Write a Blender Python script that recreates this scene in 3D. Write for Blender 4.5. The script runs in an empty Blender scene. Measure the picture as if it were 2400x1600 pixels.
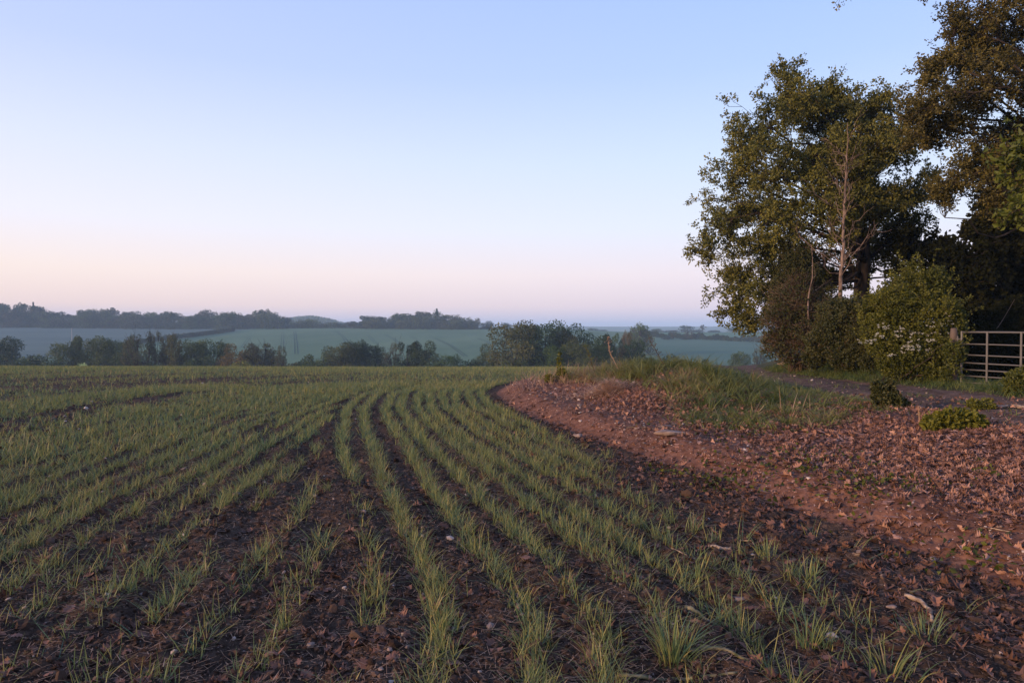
import bpy, math, random
import numpy as np
from mathutils import Vector

# ------------------------------------------------------------------ camera, sky, sun, exposure
sc = bpy.context.scene
CAMZ = 1.5
F = 683.0                     # focal length in pixels of a 1024 wide picture
PITCH = math.atan(14.0 / F)
cd = bpy.data.cameras.new("camera")
cam = bpy.data.objects.new("camera", cd)
sc.collection.objects.link(cam)
cam.location = (0, 0, CAMZ)
cam.rotation_euler = (math.radians(90) - PITCH, 0, 0)
cd.sensor_width = 36.0
cd.lens = 36.0 * F / 1024.0
cd.clip_start = 0.05
cd.clip_end = 20000
sc.camera = cam

SUN_EL, SUN_AZ = 12.0, 240.0    # azimuth clockwise from +Y (the view direction)
world = bpy.data.worlds.new("World")
sc.world = world
world.use_nodes = True
nt = world.node_tree
nt.nodes.clear()
N = nt.nodes.new
out = N('ShaderNodeOutputWorld')
bg = N('ShaderNodeBackground')
tc = N('ShaderNodeTexCoord')
sep = N('ShaderNodeSeparateXYZ')
nt.links.new(tc.outputs['Generated'], sep.inputs[0])


def ramp(nt, stops, inp=None, interp='EASE'):
    r = nt.nodes.new('ShaderNodeValToRGB')
    r.color_ramp.interpolation = interp
    e = r.color_ramp.elements
    while len(e) < len(stops):
        e.new(0.5)
    for k, (p, c) in enumerate(stops):
        e[k].position = p
        e[k].color = (c[0], c[1], c[2], 1)
    if inp is not None:
        nt.links.new(inp, r.inputs[0])
    return r


def s2l(r, g, b):
    f = lambda c: ((c / 255 + 0.055) / 1.055) ** 2.4 if c > 10 else c / 255 / 12.92
    return (f(r), f(g), f(b))


mx = N('ShaderNodeMapRange')
mx.inputs[1].default_value = -0.62
mx.inputs[2].default_value = 0.35
nt.links.new(sep.outputs[0], mx.inputs[0])
rightr = ramp(nt, [(0.0, s2l(196, 194, 226)), (0.03, s2l(230, 214, 227)), (0.075, s2l(240, 228, 238)),
                   (0.14, s2l(226, 234, 253)), (0.23, s2l(208, 226, 255)), (0.34, s2l(181, 207, 255)),
                   (0.46, s2l(164, 194, 254)), (1.0, s2l(105, 145, 225))], sep.outputs[2], 'LINEAR')
leftr = ramp(nt, [(0.0, s2l(214, 198, 218)), (0.03, s2l(249, 221, 213)), (0.075, s2l(253, 234, 226)),
                  (0.14, s2l(240, 238, 250)), (0.23, s2l(222, 229, 254)), (0.34, s2l(194, 209, 253)),
                  (0.46, s2l(179, 197, 250)), (1.0, s2l(112, 145, 222))], sep.outputs[2], 'LINEAR')
mixs = N('ShaderNodeMixRGB')
nt.links.new(mx.outputs[0], mixs.inputs[0])
nt.links.new(leftr.outputs[0], mixs.inputs[1])
nt.links.new(rightr.outputs[0], mixs.inputs[2])
sky = N('ShaderNodeTexSky')
sky.sky_type = 'NISHITA'
sky.sun_disc = False
sky.sun_elevation = math.radians(SUN_EL)
sky.sun_rotation = math.radians(SUN_AZ)
skm = N('ShaderNodeMixRGB')       # the physical sky, as bright as the gradient once scaled
skm.blend_type = 'MULTIPLY'
skm.inputs[0].default_value = 1
skm.inputs[2].default_value = (0.09, 0.09, 0.09, 1)
nt.links.new(sky.outputs[0], skm.inputs[1])
mixw = N('ShaderNodeMixRGB')
mixw.inputs[0].default_value = 0.06
nt.links.new(mixs.outputs[0], mixw.inputs[1])
nt.links.new(skm.outputs[0], mixw.inputs[2])
nt.links.new(mixw.outputs[0], bg.inputs[0])
bg.inputs[1].default_value = 1.03
nt.links.new(bg.outputs[0], out.inputs[0])

sl = bpy.data.lights.new("sun", 'SUN')
sun = bpy.data.objects.new("sun", sl)
sc.collection.objects.link(sun)
sl.energy = 5.0
sl.angle = math.radians(7)
sl.color = (1.0, 0.68, 0.42)
az, el = math.radians(SUN_AZ), math.radians(SUN_EL)
sdir = Vector((math.sin(az) * math.cos(el), math.cos(az) * math.cos(el), math.sin(el)))
sun.rotation_euler = sdir.to_track_quat('Z', 'Y').to_euler()
sun.location = (-30, -20, 30)

sc.render.engine = 'CYCLES'
sc.cycles.use_denoising = True
sc.cycles.max_bounces = 5
sc.cycles.diffuse_bounces = 2
sc.cycles.transmission_bounces = 2
sc.cycles.volume_bounces = 1
sc.cycles.glossy_bounces = 1
sc.view_settings.view_transform = 'Standard'
sc.view_settings.look = 'None'
sc.view_settings.exposure = 0.16
sc.view_settings.gamma = 1.0

# ------------------------------------------------------------------ helpers
rng = np.random.default_rng(7)
random.seed(7)
COL = sc.collection


def hash2(ix, iy, seed):
    h = (ix.astype(np.int64) * 374761393 + iy.astype(np.int64) * 668265263 + seed * 1442695041) & 0x7fffffff
    h = ((h ^ (h >> 13)) * 1274126177) & 0x7fffffff
    return ((h ^ (h >> 16)) & 0xffff) / 65535.0


def noise2(x, y, seed=0):
    ix, iy = np.floor(x), np.floor(y)
    fx, fy = x - ix, y - iy
    fx = fx * fx * (3 - 2 * fx)
    fy = fy * fy * (3 - 2 * fy)
    a, b = hash2(ix, iy, seed), hash2(ix + 1, iy, seed)
    c, d = hash2(ix, iy + 1, seed), hash2(ix + 1, iy + 1, seed)
    return (a + (b - a) * fx) * (1 - fy) + (c + (d - c) * fx) * fy


def fbm(x, y, seed=0, o=3):
    s = np.zeros_like(x, dtype=float)
    a, t = 1.0, 0.0
    for k in range(o):
        s += a * noise2(x * 2 ** k + 17.3 * k, y * 2 ** k - 9.1 * k, seed + k)
        t += a
        a *= 0.5
    return s / t


def noise3(p, s, seed=0):
    x, y, z = p[:, 0] / s, p[:, 1] / s, p[:, 2] / s
    iz = np.floor(z)
    fz = z - iz
    fz = fz * fz * (3 - 2 * fz)
    a = noise2(x + iz * 31.7, y + iz * 17.1, seed)
    b = noise2(x + (iz + 1) * 31.7, y + (iz + 1) * 17.1, seed)
    return a + (b - a) * fz


def sstep(a, b, x):
    t = np.clip((x - a) / (b - a), 0, 1)
    return t * t * (3 - 2 * t)


def new_mesh(name, V, Fc, mat, rnd=None, smooth=False, parent=None, link=True):
    """V (n,3), Fc list of int arrays (m,k)"""
    me = bpy.data.meshes.new(name)
    V = np.ascontiguousarray(V, dtype=np.float32)
    if not isinstance(Fc, list):
        Fc = [Fc]
    Fc = [f for f in Fc if len(f)]
    me.vertices.add(len(V))
    me.vertices.foreach_set('co', V.ravel())
    loops = np.concatenate([f.ravel() for f in Fc]).astype(np.int32)
    cnt = np.concatenate([np.full(len(f), f.shape[1], dtype=np.int32) for f in Fc])
    starts = np.concatenate([[0], np.cumsum(cnt)[:-1]]).astype(np.int32)
    me.loops.add(len(loops))
    me.loops.foreach_set('vertex_index', loops)
    me.polygons.add(len(cnt))
    me.polygons.foreach_set('loop_start', starts)
    me.polygons.foreach_set('loop_total', cnt)
    me.polygons.foreach_set('use_smooth', np.full(len(cnt), smooth, dtype=bool))
    if rnd is not None:
        at_ = me.attributes.new('rnd', 'FLOAT', 'POINT')
        at_.data.foreach_set('value', np.ascontiguousarray(rnd, dtype=np.float32))
    me.update(calc_edges=True)
    me.materials.append(mat)
    if not link:
        return me
    o = bpy.data.objects.new(name, me)
    COL.objects.link(o)
    if parent is not None:
        o.parent = parent
    return o


def tag(o, label=None, cat=None, group=None, kind=None):
    if label:
        o['label'] = label
    if cat:
        o['category'] = cat
    if group:
        o['group'] = group
    if kind:
        o['kind'] = kind
    return o


def empty(name, loc, label, cat, group=None):
    o = bpy.data.objects.new(name, None)
    COL.objects.link(o)
    o.location = loc
    o.empty_display_size = 0.2
    return tag(o, label, cat, group)


class Acc:
    """collects geometry; build() links it as one mesh"""

    def __init__(s):
        s.v, s.f3, s.f4, s.r, s.n = [], [], [], [], 0

    def add(s, V, F3=None, F4=None, r=0.5):
        V = np.asarray(V, dtype=np.float32)
        s.v.append(V)
        if F3 is not None and len(F3):
            s.f3.append(np.asarray(F3) + s.n)
        if F4 is not None and len(F4):
            s.f4.append(np.asarray(F4) + s.n)
        s.r.append(np.full(len(V), r, dtype=np.float32) if np.isscalar(r) else np.asarray(r, dtype=np.float32))
        s.n += len(V)

    def tube(s, P, R, sides=6, r=0.5, cap=True):
        P = np.asarray(P, float)
        n = len(P)
        R = np.broadcast_to(np.asarray(R, float), (n,))
        T = np.gradient(P, axis=0)
        T /= np.linalg.norm(T, axis=1, keepdims=True) + 1e-9
        ref = np.array([0, 0, 1.0]) if abs(T[:, 2]).mean() < 0.75 else np.array([1.0, 0, 0])
        U = np.cross(T, ref)
        U /= np.linalg.norm(U, axis=1, keepdims=True) + 1e-9
        W = np.cross(T, U)
        a = np.linspace(0, 2 * np.pi, sides, endpoint=False)
        V = P[:, None] + R[:, None, None] * (np.cos(a)[None, :, None] * U[:, None] + np.sin(a)[None, :, None] * W[:, None])
        V = V.reshape(-1, 3)
        i = np.arange(n - 1)[:, None] * sides
        j = np.arange(sides)[None]
        k = (j + 1) % sides
        Q = np.stack([i + j, i + k, i + sides + k, i + sides + j], -1).reshape(-1, 4)
        F3 = None
        if cap:
            V = np.vstack([V, P[:1], P[-1:]])
            c0, c1 = n * sides, n * sides + 1
            jj, kk = j[0], k[0]
            F3 = np.vstack([np.stack([np.full(sides, c0), kk, jj], -1),
                            np.stack([np.full(sides, c1), (n - 1) * sides + jj, (n - 1) * sides + kk], -1)])
        s.add(V, F3, Q, r)

    def arrays(s):
        V = np.vstack(s.v)
        Fc = []
        if s.f3:
            Fc.append(np.vstack(s.f3))
        if s.f4:
            Fc.append(np.vstack(s.f4))
        return V, Fc, np.concatenate(s.r)

    def build(s, name, mat, parent=None, smooth=False, off=None, link=True):
        V, Fc, r = s.arrays()
        if off is not None:
            V = V - np.asarray(off, dtype=np.float32)
        return new_mesh(name, V, Fc, mat, r, smooth, parent, link)


def blades(P, phi, L, w, lean, droop, segs, rnd, upz=1.0):
    """grass blades as tapering ribbons; P (n,3)"""
    n = len(P)
    t = np.linspace(0, 1, segs + 1)
    hd = np.stack([np.cos(phi), np.sin(phi), np.zeros(n)], 1)
    wd = np.stack([-np.sin(phi), np.cos(phi), np.zeros(n)], 1)
    # random twist of the ribbon so that its flat side is not always seen the same way
    tw = rng.uniform(-0.9, 0.9, n)[:, None]
    wd = wd * np.cos(tw) + hd * np.sin(tw)
    H = L[:, None] * (lean[:, None] * t + droop[:, None] * t ** 2)
    Z = L[:, None] * upz * (t - 0.55 * droop[:, None] * t ** 2.2) * np.sqrt(np.clip(1 - lean[:, None] ** 2 * 0.6, 0.1, 1))
    C = P[:, None] + H[..., None] * hd[:, None]
    C[..., 2] += Z
    ws = w[:, None] * (0.75 + 0.6 * t - 1.35 * t ** 2)
    left = C - ws[..., None] * wd[:, None] * 0.5
    right = C + ws[..., None] * wd[:, None] * 0.5
    per = 2 * segs + 1
    V = np.empty((n, per, 3), dtype=np.float32)
    V[:, 0:2 * segs:2] = left[:, :segs]
    V[:, 1:2 * segs:2] = right[:, :segs]
    V[:, -1] = C[:, -1]
    base = np.arange(n)[:, None] * per
    quads = [np.stack([base[:, 0] + 2 * k, base[:, 0] + 2 * k + 1, base[:, 0] + 2 * k + 3, base[:, 0] + 2 * k + 2], 1)
             for k in range(segs - 1)]
    tri = np.stack([base[:, 0] + 2 * segs - 2, base[:, 0] + 2 * segs - 1, base[:, 0] + 2 * segs], 1)
    return V.reshape(-1, 3), tri, (np.concatenate(quads) if quads else None), np.repeat(rnd, per)


def rotmats(n, tilt=0.5):
    """random yaw, limited tilt"""
    a = rng.uniform(0, 2 * np.pi, n)
    b = rng.uniform(0, 2 * np.pi, n)
    t = np.abs(rng.normal(0, tilt, n))
    ca, sa = np.cos(a), np.sin(a)
    Z = np.zeros(n)
    O = np.ones(n)
    Rz = np.stack([np.stack([ca, -sa, Z], -1), np.stack([sa, ca, Z], -1), np.stack([Z, Z, O], -1)], 1)
    ux, uy = np.cos(b), np.sin(b)
    c, s_ = np.cos(t), np.sin(t)
    Rt = np.stack([np.stack([c + ux * ux * (1 - c), ux * uy * (1 - c), uy * s_], -1),
                   np.stack([ux * uy * (1 - c), c + uy * uy * (1 - c), -ux * s_], -1),
                   np.stack([-uy * s_, ux * s_, c], -1)], 1)
    return Rt @ Rz


def scatter(templates, P, R, S, rnd, acc):
    """templates: list of (V,F3,F4)"""
    n = len(P)
    which = rng.integers(0, len(templates), n)
    for k, (tv, t3, t4) in enumerate(templates):
        ii = np.where(which == k)[0]
        if not len(ii):
            continue
        V = np.einsum('nij,vj->nvi', R[ii], tv)
        V = V * (S[ii][:, None, None] if S.ndim == 1 else S[ii][:, None, :]) + P[ii][:, None]
        m = len(tv)
        b = (np.arange(len(ii)) * m)[:, None, None]
        acc.add(V.reshape(-1, 3), (t3[None] + b).reshape(-1, 3) if t3 is not None else None,
                (t4[None] + b).reshape(-1, 4) if t4 is not None else None, np.repeat(rnd[ii], m))


def cards(P, D, L, W, rnd, acc, fold=0.25):
    """small leaves: a diamond of two folded triangles along direction D"""
    n = len(P)
    D = D / (np.linalg.norm(D, axis=1, keepdims=True) + 1e-9)
    A = np.cross(D, rng.normal(size=(n, 3)))
    A /= np.linalg.norm(A, axis=1, keepdims=True) + 1e-9
    Nn = np.cross(D, A)
    L, W = L[:, None], W[:, None]
    V = np.stack([P, P + D * L * 0.55 + A * W * 0.5 + Nn * W * fold, P + D * L, P + D * L * 0.5 - A * W * 0.5 + Nn * W * fold], 1)
    b = (np.arange(n) * 4)[:, None]
    T = np.vstack([b + np.array([0, 1, 2]), b + np.array([0, 2, 3])])
    acc.add(V.reshape(-1, 3), T, None, np.repeat(rnd, 4))


def unit(n):
    d = rng.normal(size=(n, 3))
    return d / np.linalg.norm(d, axis=1, keepdims=True)


# ------------------------------------------------------------------ materials
def base_mat(name, rough=0.8, spec=0.2):
    m = bpy.data.materials.new(name)
    m.use_nodes = True
    nt = m.node_tree
    b = nt.nodes['Principled BSDF']
    b.inputs['Roughness'].default_value = rough
    b.inputs['Specular IOR Level'].default_value = spec
    return m, nt, b


def leaf_mat(name, stops, transl=0.3, rough=0.55, spec=0.25, tint=False):
    m, nt, b = base_mat(name, rough, spec)
    a = nt.nodes.new('ShaderNodeAttribute')
    a.attribute_name = 'rnd'
    r = ramp(nt, stops, a.outputs['Fac'], 'LINEAR')
    col = r.outputs[0]
    if tint:
        oi = nt.nodes.new('ShaderNodeObjectInfo')
        mm = nt.nodes.new('ShaderNodeMixRGB')
        mm.blend_type = 'MULTIPLY'
        mm.inputs[0].default_value = 1
        nt.links.new(col, mm.inputs[1])
        nt.links.new(oi.outputs['Color'], mm.inputs[2])
        col = mm.outputs[0]
    nt.links.new(col, b.inputs['Base Color'])
    if transl > 0:
        t = nt.nodes.new('ShaderNodeBsdfTranslucent')
        nt.links.new(col, t.inputs[0])
        ms = nt.nodes.new('ShaderNodeMixShader')
        ms.inputs[0].default_value = transl
        nt.links.new(b.outputs[0], ms.inputs[1])
        nt.links.new(t.outputs[0], ms.inputs[2])
        nt.links.new(ms.outputs[0], nt.nodes['Material Output'].inputs[0])
    return m


def soil_mat(name, c1, c2, c3, scale=9.0, bump=0.5, rough=0.95, specks=None):
    m, nt, b = base_mat(name, rough, 0.1)
    tc = nt.nodes.new('ShaderNodeTexCoord')
    n1 = nt.nodes.new('ShaderNodeTexNoise')
    n1.inputs['Scale'].default_value = scale
    n1.inputs['Detail'].default_value = 8
    n1.inputs['Roughness'].default_value = 0.65
    n2 = nt.nodes.new('ShaderNodeTexNoise')
    n2.inputs['Scale'].default_value = 0.55
    n2.inputs['Detail'].default_value = 4
    nt.links.new(tc.outputs['Object'], n1.inputs['Vector'])
    nt.links.new(tc.outputs['Object'], n2.inputs['Vector'])
    r = ramp(nt, [(0.3, c1), (0.52, c2), (0.72, c3)], n1.outputs[0], 'LINEAR')
    mm = nt.nodes.new('ShaderNodeMixRGB')
    mm.blend_type = 'MULTIPLY'
    mm.inputs[0].default_value = 0.75
    r2 = ramp(nt, [(0.3, (0.6, 0.6, 0.6)), (0.7, (1.25, 1.2, 1.15))], n2.outputs[0], 'LINEAR')
    nt.links.new(r.outputs[0], mm.inputs[1])
    nt.links.new(r2.outputs[0], mm.inputs[2])
    col = mm.outputs[0]
    if specks:
        v = nt.nodes.new('ShaderNodeTexVoronoi')
        v.inputs['Scale'].default_value = specks[0]
        nt.links.new(tc.outputs['Object'], v.inputs['Vector'])
        vr = ramp(nt, [(0.0, (1, 1, 1)), (specks[1], (1, 1, 1)), (specks[1] + 0.03, (0, 0, 0))], v.outputs['Distance'], 'LINEAR')
        m3 = nt.nodes.new('ShaderNodeMixRGB')
        nt.links.new(vr.outputs[0], m3.inputs[0])
        nt.links.new(col, m3.inputs[1])
        m3.inputs[2].default_value = (*specks[2], 1)
        col = m3.outputs[0]
    nt.links.new(col, b.inputs['Base Color'])
    bp = nt.nodes.new('ShaderNodeBump')
    bp.inputs['Strength'].default_value = bump
    bp.inputs['Distance'].default_value = 0.02
    n3 = nt.nodes.new('ShaderNodeTexNoise')
    n3.inputs['Scale'].default_value = scale * 5
    n3.inputs['Detail'].default_value = 6
    nt.links.new(tc.outputs['Object'], n3.inputs['Vector'])
    nt.links.new(n3.outputs[0], bp.inputs['Height'])
    nt.links.new(bp.outputs[0], b.inputs['Normal'])
    return m


M = {}
M['soil'] = soil_mat('soil', (0.028, 0.017, 0.011), (0.062, 0.038, 0.026), (0.135, 0.085, 0.06), 14, 0.8, specks=(34, 0.05, (0.32, 0.27, 0.24)))
M['bank'] = soil_mat('bank_soil', (0.068, 0.031, 0.02), (0.135, 0.063, 0.042), (0.21, 0.108, 0.075), 8, 0.5, specks=(22, 0.1, (0.5, 0.38, 0.33)))
M['track'] = soil_mat('track_mud', (0.045, 0.027, 0.02), (0.10, 0.062, 0.047), (0.18, 0.12, 0.095), 3.5, 0.8, specks=(13, 0.08, (0.42, 0.36, 0.32)))
M['verge'] = soil_mat('verge_ground', (0.03, 0.034, 0.012), (0.05, 0.05, 0.02), (0.08, 0.065, 0.03), 6, 0.5)


def field_mat(name, c1, c2, sc_=0.02, stretch=(1, 1, 1)):
    m, nt, b = base_mat(name, 0.95, 0.05)
    tc = nt.nodes.new('ShaderNodeTexCoord')
    mp = nt.nodes.new('ShaderNodeMapping')
    mp.inputs['Scale'].default_value = stretch
    n1 = nt.nodes.new('ShaderNodeTexNoise')
    n1.inputs['Scale'].default_value = sc_
    n1.inputs['Detail'].default_value = 6
    nt.links.new(tc.outputs['Object'], mp.inputs[0])
    nt.links.new(mp.outputs[0], n1.inputs['Vector'])
    r = ramp(nt, [(0.35, c1), (0.65, c2)], n1.outputs[0], 'LINEAR')
    nt.links.new(r.outputs[0], b.inputs['Base Color'])
    return m


M['f_green'] = field_mat('green_crop', (0.07, 0.122, 0.066), (0.105, 0.162, 0.09), 0.02, (1, 0.35, 1))
M['f_grey'] = field_mat('bare_crop', (0.065, 0.1, 0.09), (0.09, 0.125, 0.105), 0.015, (0.5, 1, 1))
M['f_right'] = field_mat('pasture_crop', (0.075, 0.14, 0.08), (0.1, 0.17, 0.1), 0.01, (0.4, 1, 1))
M['f_low'] = field_mat('low_crop', (0.058, 0.115, 0.078), (0.08, 0.138, 0.092), 0.015, (0.5, 1, 1))
M['hill'] = field_mat('hill_ground', (0.03, 0.06, 0.03), (0.09, 0.13, 0.07), 0.006)
M['slope'] = field_mat('valley_grass', (0.03, 0.055, 0.02), (0.05, 0.08, 0.03), 0.05)
M['tramline'] = field_mat('tramline_soil', (0.02, 0.045, 0.04), (0.03, 0.06, 0.045), 0.1)

M['wheat'] = leaf_mat('wheat_blade', [(0.0, (0.06, 0.125, 0.085)), (0.35, (0.12, 0.17, 0.07)), (0.7, (0.235, 0.23, 0.06)),
                                      (0.93, (0.34, 0.27, 0.1)), (1.0, (0.45, 0.31, 0.18))], 0.35, 0.5, 0.3)
M['grass'] = leaf_mat('grass_blade', [(0.0, (0.055, 0.088, 0.024)), (0.4, (0.13, 0.14, 0.035)), (0.75, (0.21, 0.2, 0.052)),
                                      (0.9, (0.24, 0.17, 0.08)), (1.0, (0.36, 0.21, 0.12))], 0.35)
M['straw'] = leaf_mat('dry_straw', [(0.0, (0.3, 0.17, 0.1)), (0.5, (0.48, 0.29, 0.18)), (1.0, (0.6, 0.4, 0.27))], 0.4)
M['litter'] = leaf_mat('dead_leaf', [(0.0, (0.045, 0.022, 0.015)), (0.35, (0.122, 0.059, 0.04)), (0.75, (0.262, 0.126, 0.086)), (1.0, (0.4, 0.22, 0.155))], 0.12, 0.75)
M['clod'] = leaf_mat('soil_clod', [(0.0, (0.026, 0.015, 0.011)), (0.6, (0.06, 0.037, 0.027)), (1.0, (0.115, 0.072, 0.055))], 0, 0.95, 0.1)
M['flint'] = leaf_mat('flint', [(0.0, (0.1, 0.065, 0.05)), (0.6, (0.24, 0.17, 0.14)), (1.0, (0.46, 0.37, 0.32))], 0, 0.7, 0.3)
M['oak'] = leaf_mat('oak_leaf', [(0.0, (0.04, 0.046, 0.01)), (0.45, (0.10, 0.098, 0.018)), (0.85, (0.2, 0.175, 0.032)), (1.0, (0.24, 0.19, 0.05))], 0.3)
M['bronze'] = leaf_mat('bronze_oak_leaf', [(0.0, (0.03, 0.026, 0.007)), (0.5, (0.1, 0.08, 0.017)), (1.0, (0.19, 0.145, 0.034))], 0.3)
M['shadeleaf'] = leaf_mat('painted_shade_leaf', [(0.0, (0.006, 0.008, 0.003)), (0.6, (0.013, 0.014, 0.005)), (1.0, (0.03, 0.028, 0.008))], 0.1, 0.9, 0.03)  # shade behind the gate is put into this very low leaf colour
M['brightleaf'] = leaf_mat('bright_leaf', [(0.0, (0.05, 0.064, 0.009)), (1.0, (0.13, 0.14, 0.02))], 0.35)
M['thorn'] = leaf_mat('hawthorn_leaf', [(0.0, (0.032, 0.04, 0.006)), (0.5, (0.078, 0.082, 0.011)), (1.0, (0.155, 0.145, 0.02))], 0.3)
M['hedge'] = leaf_mat('hedge_leaf', [(0.0, (0.02, 0.026, 0.007)), (0.5, (0.045, 0.048, 0.012)), (1.0, (0.085, 0.075, 0.022))], 0.25)
M['scrub'] = leaf_mat('scrub_twig', [(0.0, (0.035, 0.022, 0.013)), (0.6, (0.075, 0.045, 0.026)), (1.0, (0.14, 0.085, 0.05))], 0)
M['blossom'] = leaf_mat('blossom', [(0.0, (0.34, 0.32, 0.27)), (1.0, (0.56, 0.54, 0.47))], 0.2)
M['yellowleaf'] = leaf_mat('yellow_green_leaf', [(0.0, (0.07, 0.075, 0.009)), (1.0, (0.2, 0.18, 0.024))], 0.35)
M['far'] = leaf_mat('far_foliage', [(0.0, (0.018, 0.028, 0.01)), (0.5, (0.04, 0.058, 0.02)), (1.0, (0.075, 0.095, 0.032))], 0.15, tint=True)


def bark_mat(name, c1, c2, sc_=6, stretch=(1, 1, 0.2)):
    m, nt, b = base_mat(name, 0.9, 0.15)
    tc = nt.nodes.new('ShaderNodeTexCoord')
    mp = nt.nodes.new('ShaderNodeMapping')
    mp.inputs['Scale'].default_value = stretch
    n1 = nt.nodes.new('ShaderNodeTexNoise')
    n1.inputs['Scale'].default_value = sc_
    n1.inputs['Detail'].default_value = 7
    nt.links.new(tc.outputs['Object'], mp.inputs[0])
    nt.links.new(mp.outputs[0], n1.inputs['Vector'])
    r = ramp(nt, [(0.35, c1), (0.65, c2)], n1.outputs[0], 'LINEAR')
    nt.links.new(r.outputs[0], b.inputs['Base Color'])
    bp = nt.nodes.new('ShaderNodeBump')
    bp.inputs['Strength'].default_value = 0.8
    bp.inputs['Distance'].default_value = 0.03
    nt.links.new(n1.outputs[0], bp.inputs['Height'])
    nt.links.new(bp.outputs[0], b.inputs['Normal'])
    return m


M['bark'] = bark_mat('oak_bark', (0.018, 0.013, 0.01), (0.06, 0.042, 0.032))
M['palebark'] = bark_mat('pale_bark', (0.075, 0.052, 0.042), (0.23, 0.16, 0.13), 9, (1, 1, 0.5))
M['stick'] = bark_mat('mossy_stick', (0.07, 0.07, 0.025), (0.24, 0.19, 0.11), 18, (1, 1, 1))
M['palewood'] = bark_mat('pale_wood', (0.14, 0.09, 0.065), (0.36, 0.26, 0.19), 25, (1, 1, 1))
M['stone'] = bark_mat('field_stone', (0.14, 0.09, 0.07), (0.32, 0.23, 0.19), 5, (1, 1, 1))
M['post'] = bark_mat('old_post', (0.05, 0.035, 0.028), (0.13, 0.095, 0.08), 8, (1, 1, 0.2))
M['polewood'] = bark_mat('pole_wood', (0.25, 0.22, 0.2), (0.4, 0.36, 0.33), 3, (1, 1, 0.2))
m, nt_, b_ = base_mat('galvanised_steel', 0.55, 0.4)
b_.inputs['Metallic'].default_value = 0.35
n_ = nt_.nodes.new('ShaderNodeTexNoise')
n_.inputs['Scale'].default_value = 9
n_.inputs['Detail'].default_value = 5
r_ = ramp(nt_, [(0.3, (0.075, 0.065, 0.06)), (0.7, (0.165, 0.15, 0.14))], n_.outputs[0], 'LINEAR')
nt_.links.new(r_.outputs[0], b_.inputs['Base Color'])
M['steel'] = m

# ------------------------------------------------------------------ terrain function
_y = np.array([-6000, -60, 0, 20, 40, 60, 80, 100, 130, 165, 200, 240, 300, 400, 550, 660, 720, 780, 860, 1000, 1300, 2000, 2700, 3100, 3600, 5000, 9000.])
_z = np.array([0, 0, 0, -.24, -.96, -2.16, -3.84, -6, -10, -14.5, -17.6, -19.5, -19, -15.3, -8.4, -3, -0.6, 0.8, 1.2, -2, -8, -16, -6, 6, 8, -20, -40.])
_yy = np.arange(-100, 9000, 2.0)
_zz = np.interp(_yy, _y, _z)
_k = np.hanning(41)
_k /= _k.sum()
_zs = np.convolve(np.pad(_zz, 20, mode='edge'), _k, 'valid')
_far = sstep(70, 110, _yy)
_near = np.where(_yy > 0, -0.0006 * _yy ** 2, 0)
_zf = _near * (1 - _far) + _zs * _far

# field edge x(y): foot of the bank
_ey = np.array([-40, -6, 0, 3.9, 4.9, 6.95, 10.3, 13.5, 17.1, 20.5, 23.6, 30, 38, 48, 60, 90, 200.])
_ex = np.array([3.6, 3.3, 3.15, 2.9, 2.57, 1.88, 0.81, -0.02, -0.45, -0.15, 0.66, 2.9, 6.5, 12.5, 21, 45, 140.])
_fy = np.arange(-40, 200, 0.25)
_fx = np.interp(_fy, _ey, _ex)
_k2 = np.hanning(11)
_k2 /= _k2.sum()
_fx = np.convolve(np.pad(_fx, 5, mode='edge'), _k2, 'valid')
_sl = np.gradient(_fx, _fy)


def edge_n(x, y):
    """approximate signed distance to the field edge: positive over the crop"""
    xe = np.interp(y, _fy, _fx)
    s = np.interp(y, _fy, _sl)
    return (xe - x) / np.sqrt(1 + s * s)


def track_lim(y):
    return (np.interp(y, [-20, 0, 8.5, 12, 16, 23, 30, 45, 80], [7.2, 6.9, 6.4, 6.3, 6.4, 7.5, 9.2, 14, 26]),
            np.interp(y, [-20, 0, 12.5, 15, 19, 24, 30, 45, 80], [10.2, 9.9, 9.5, 9.6, 9.2, 9.2, 10.8, 16, 29]))


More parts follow.
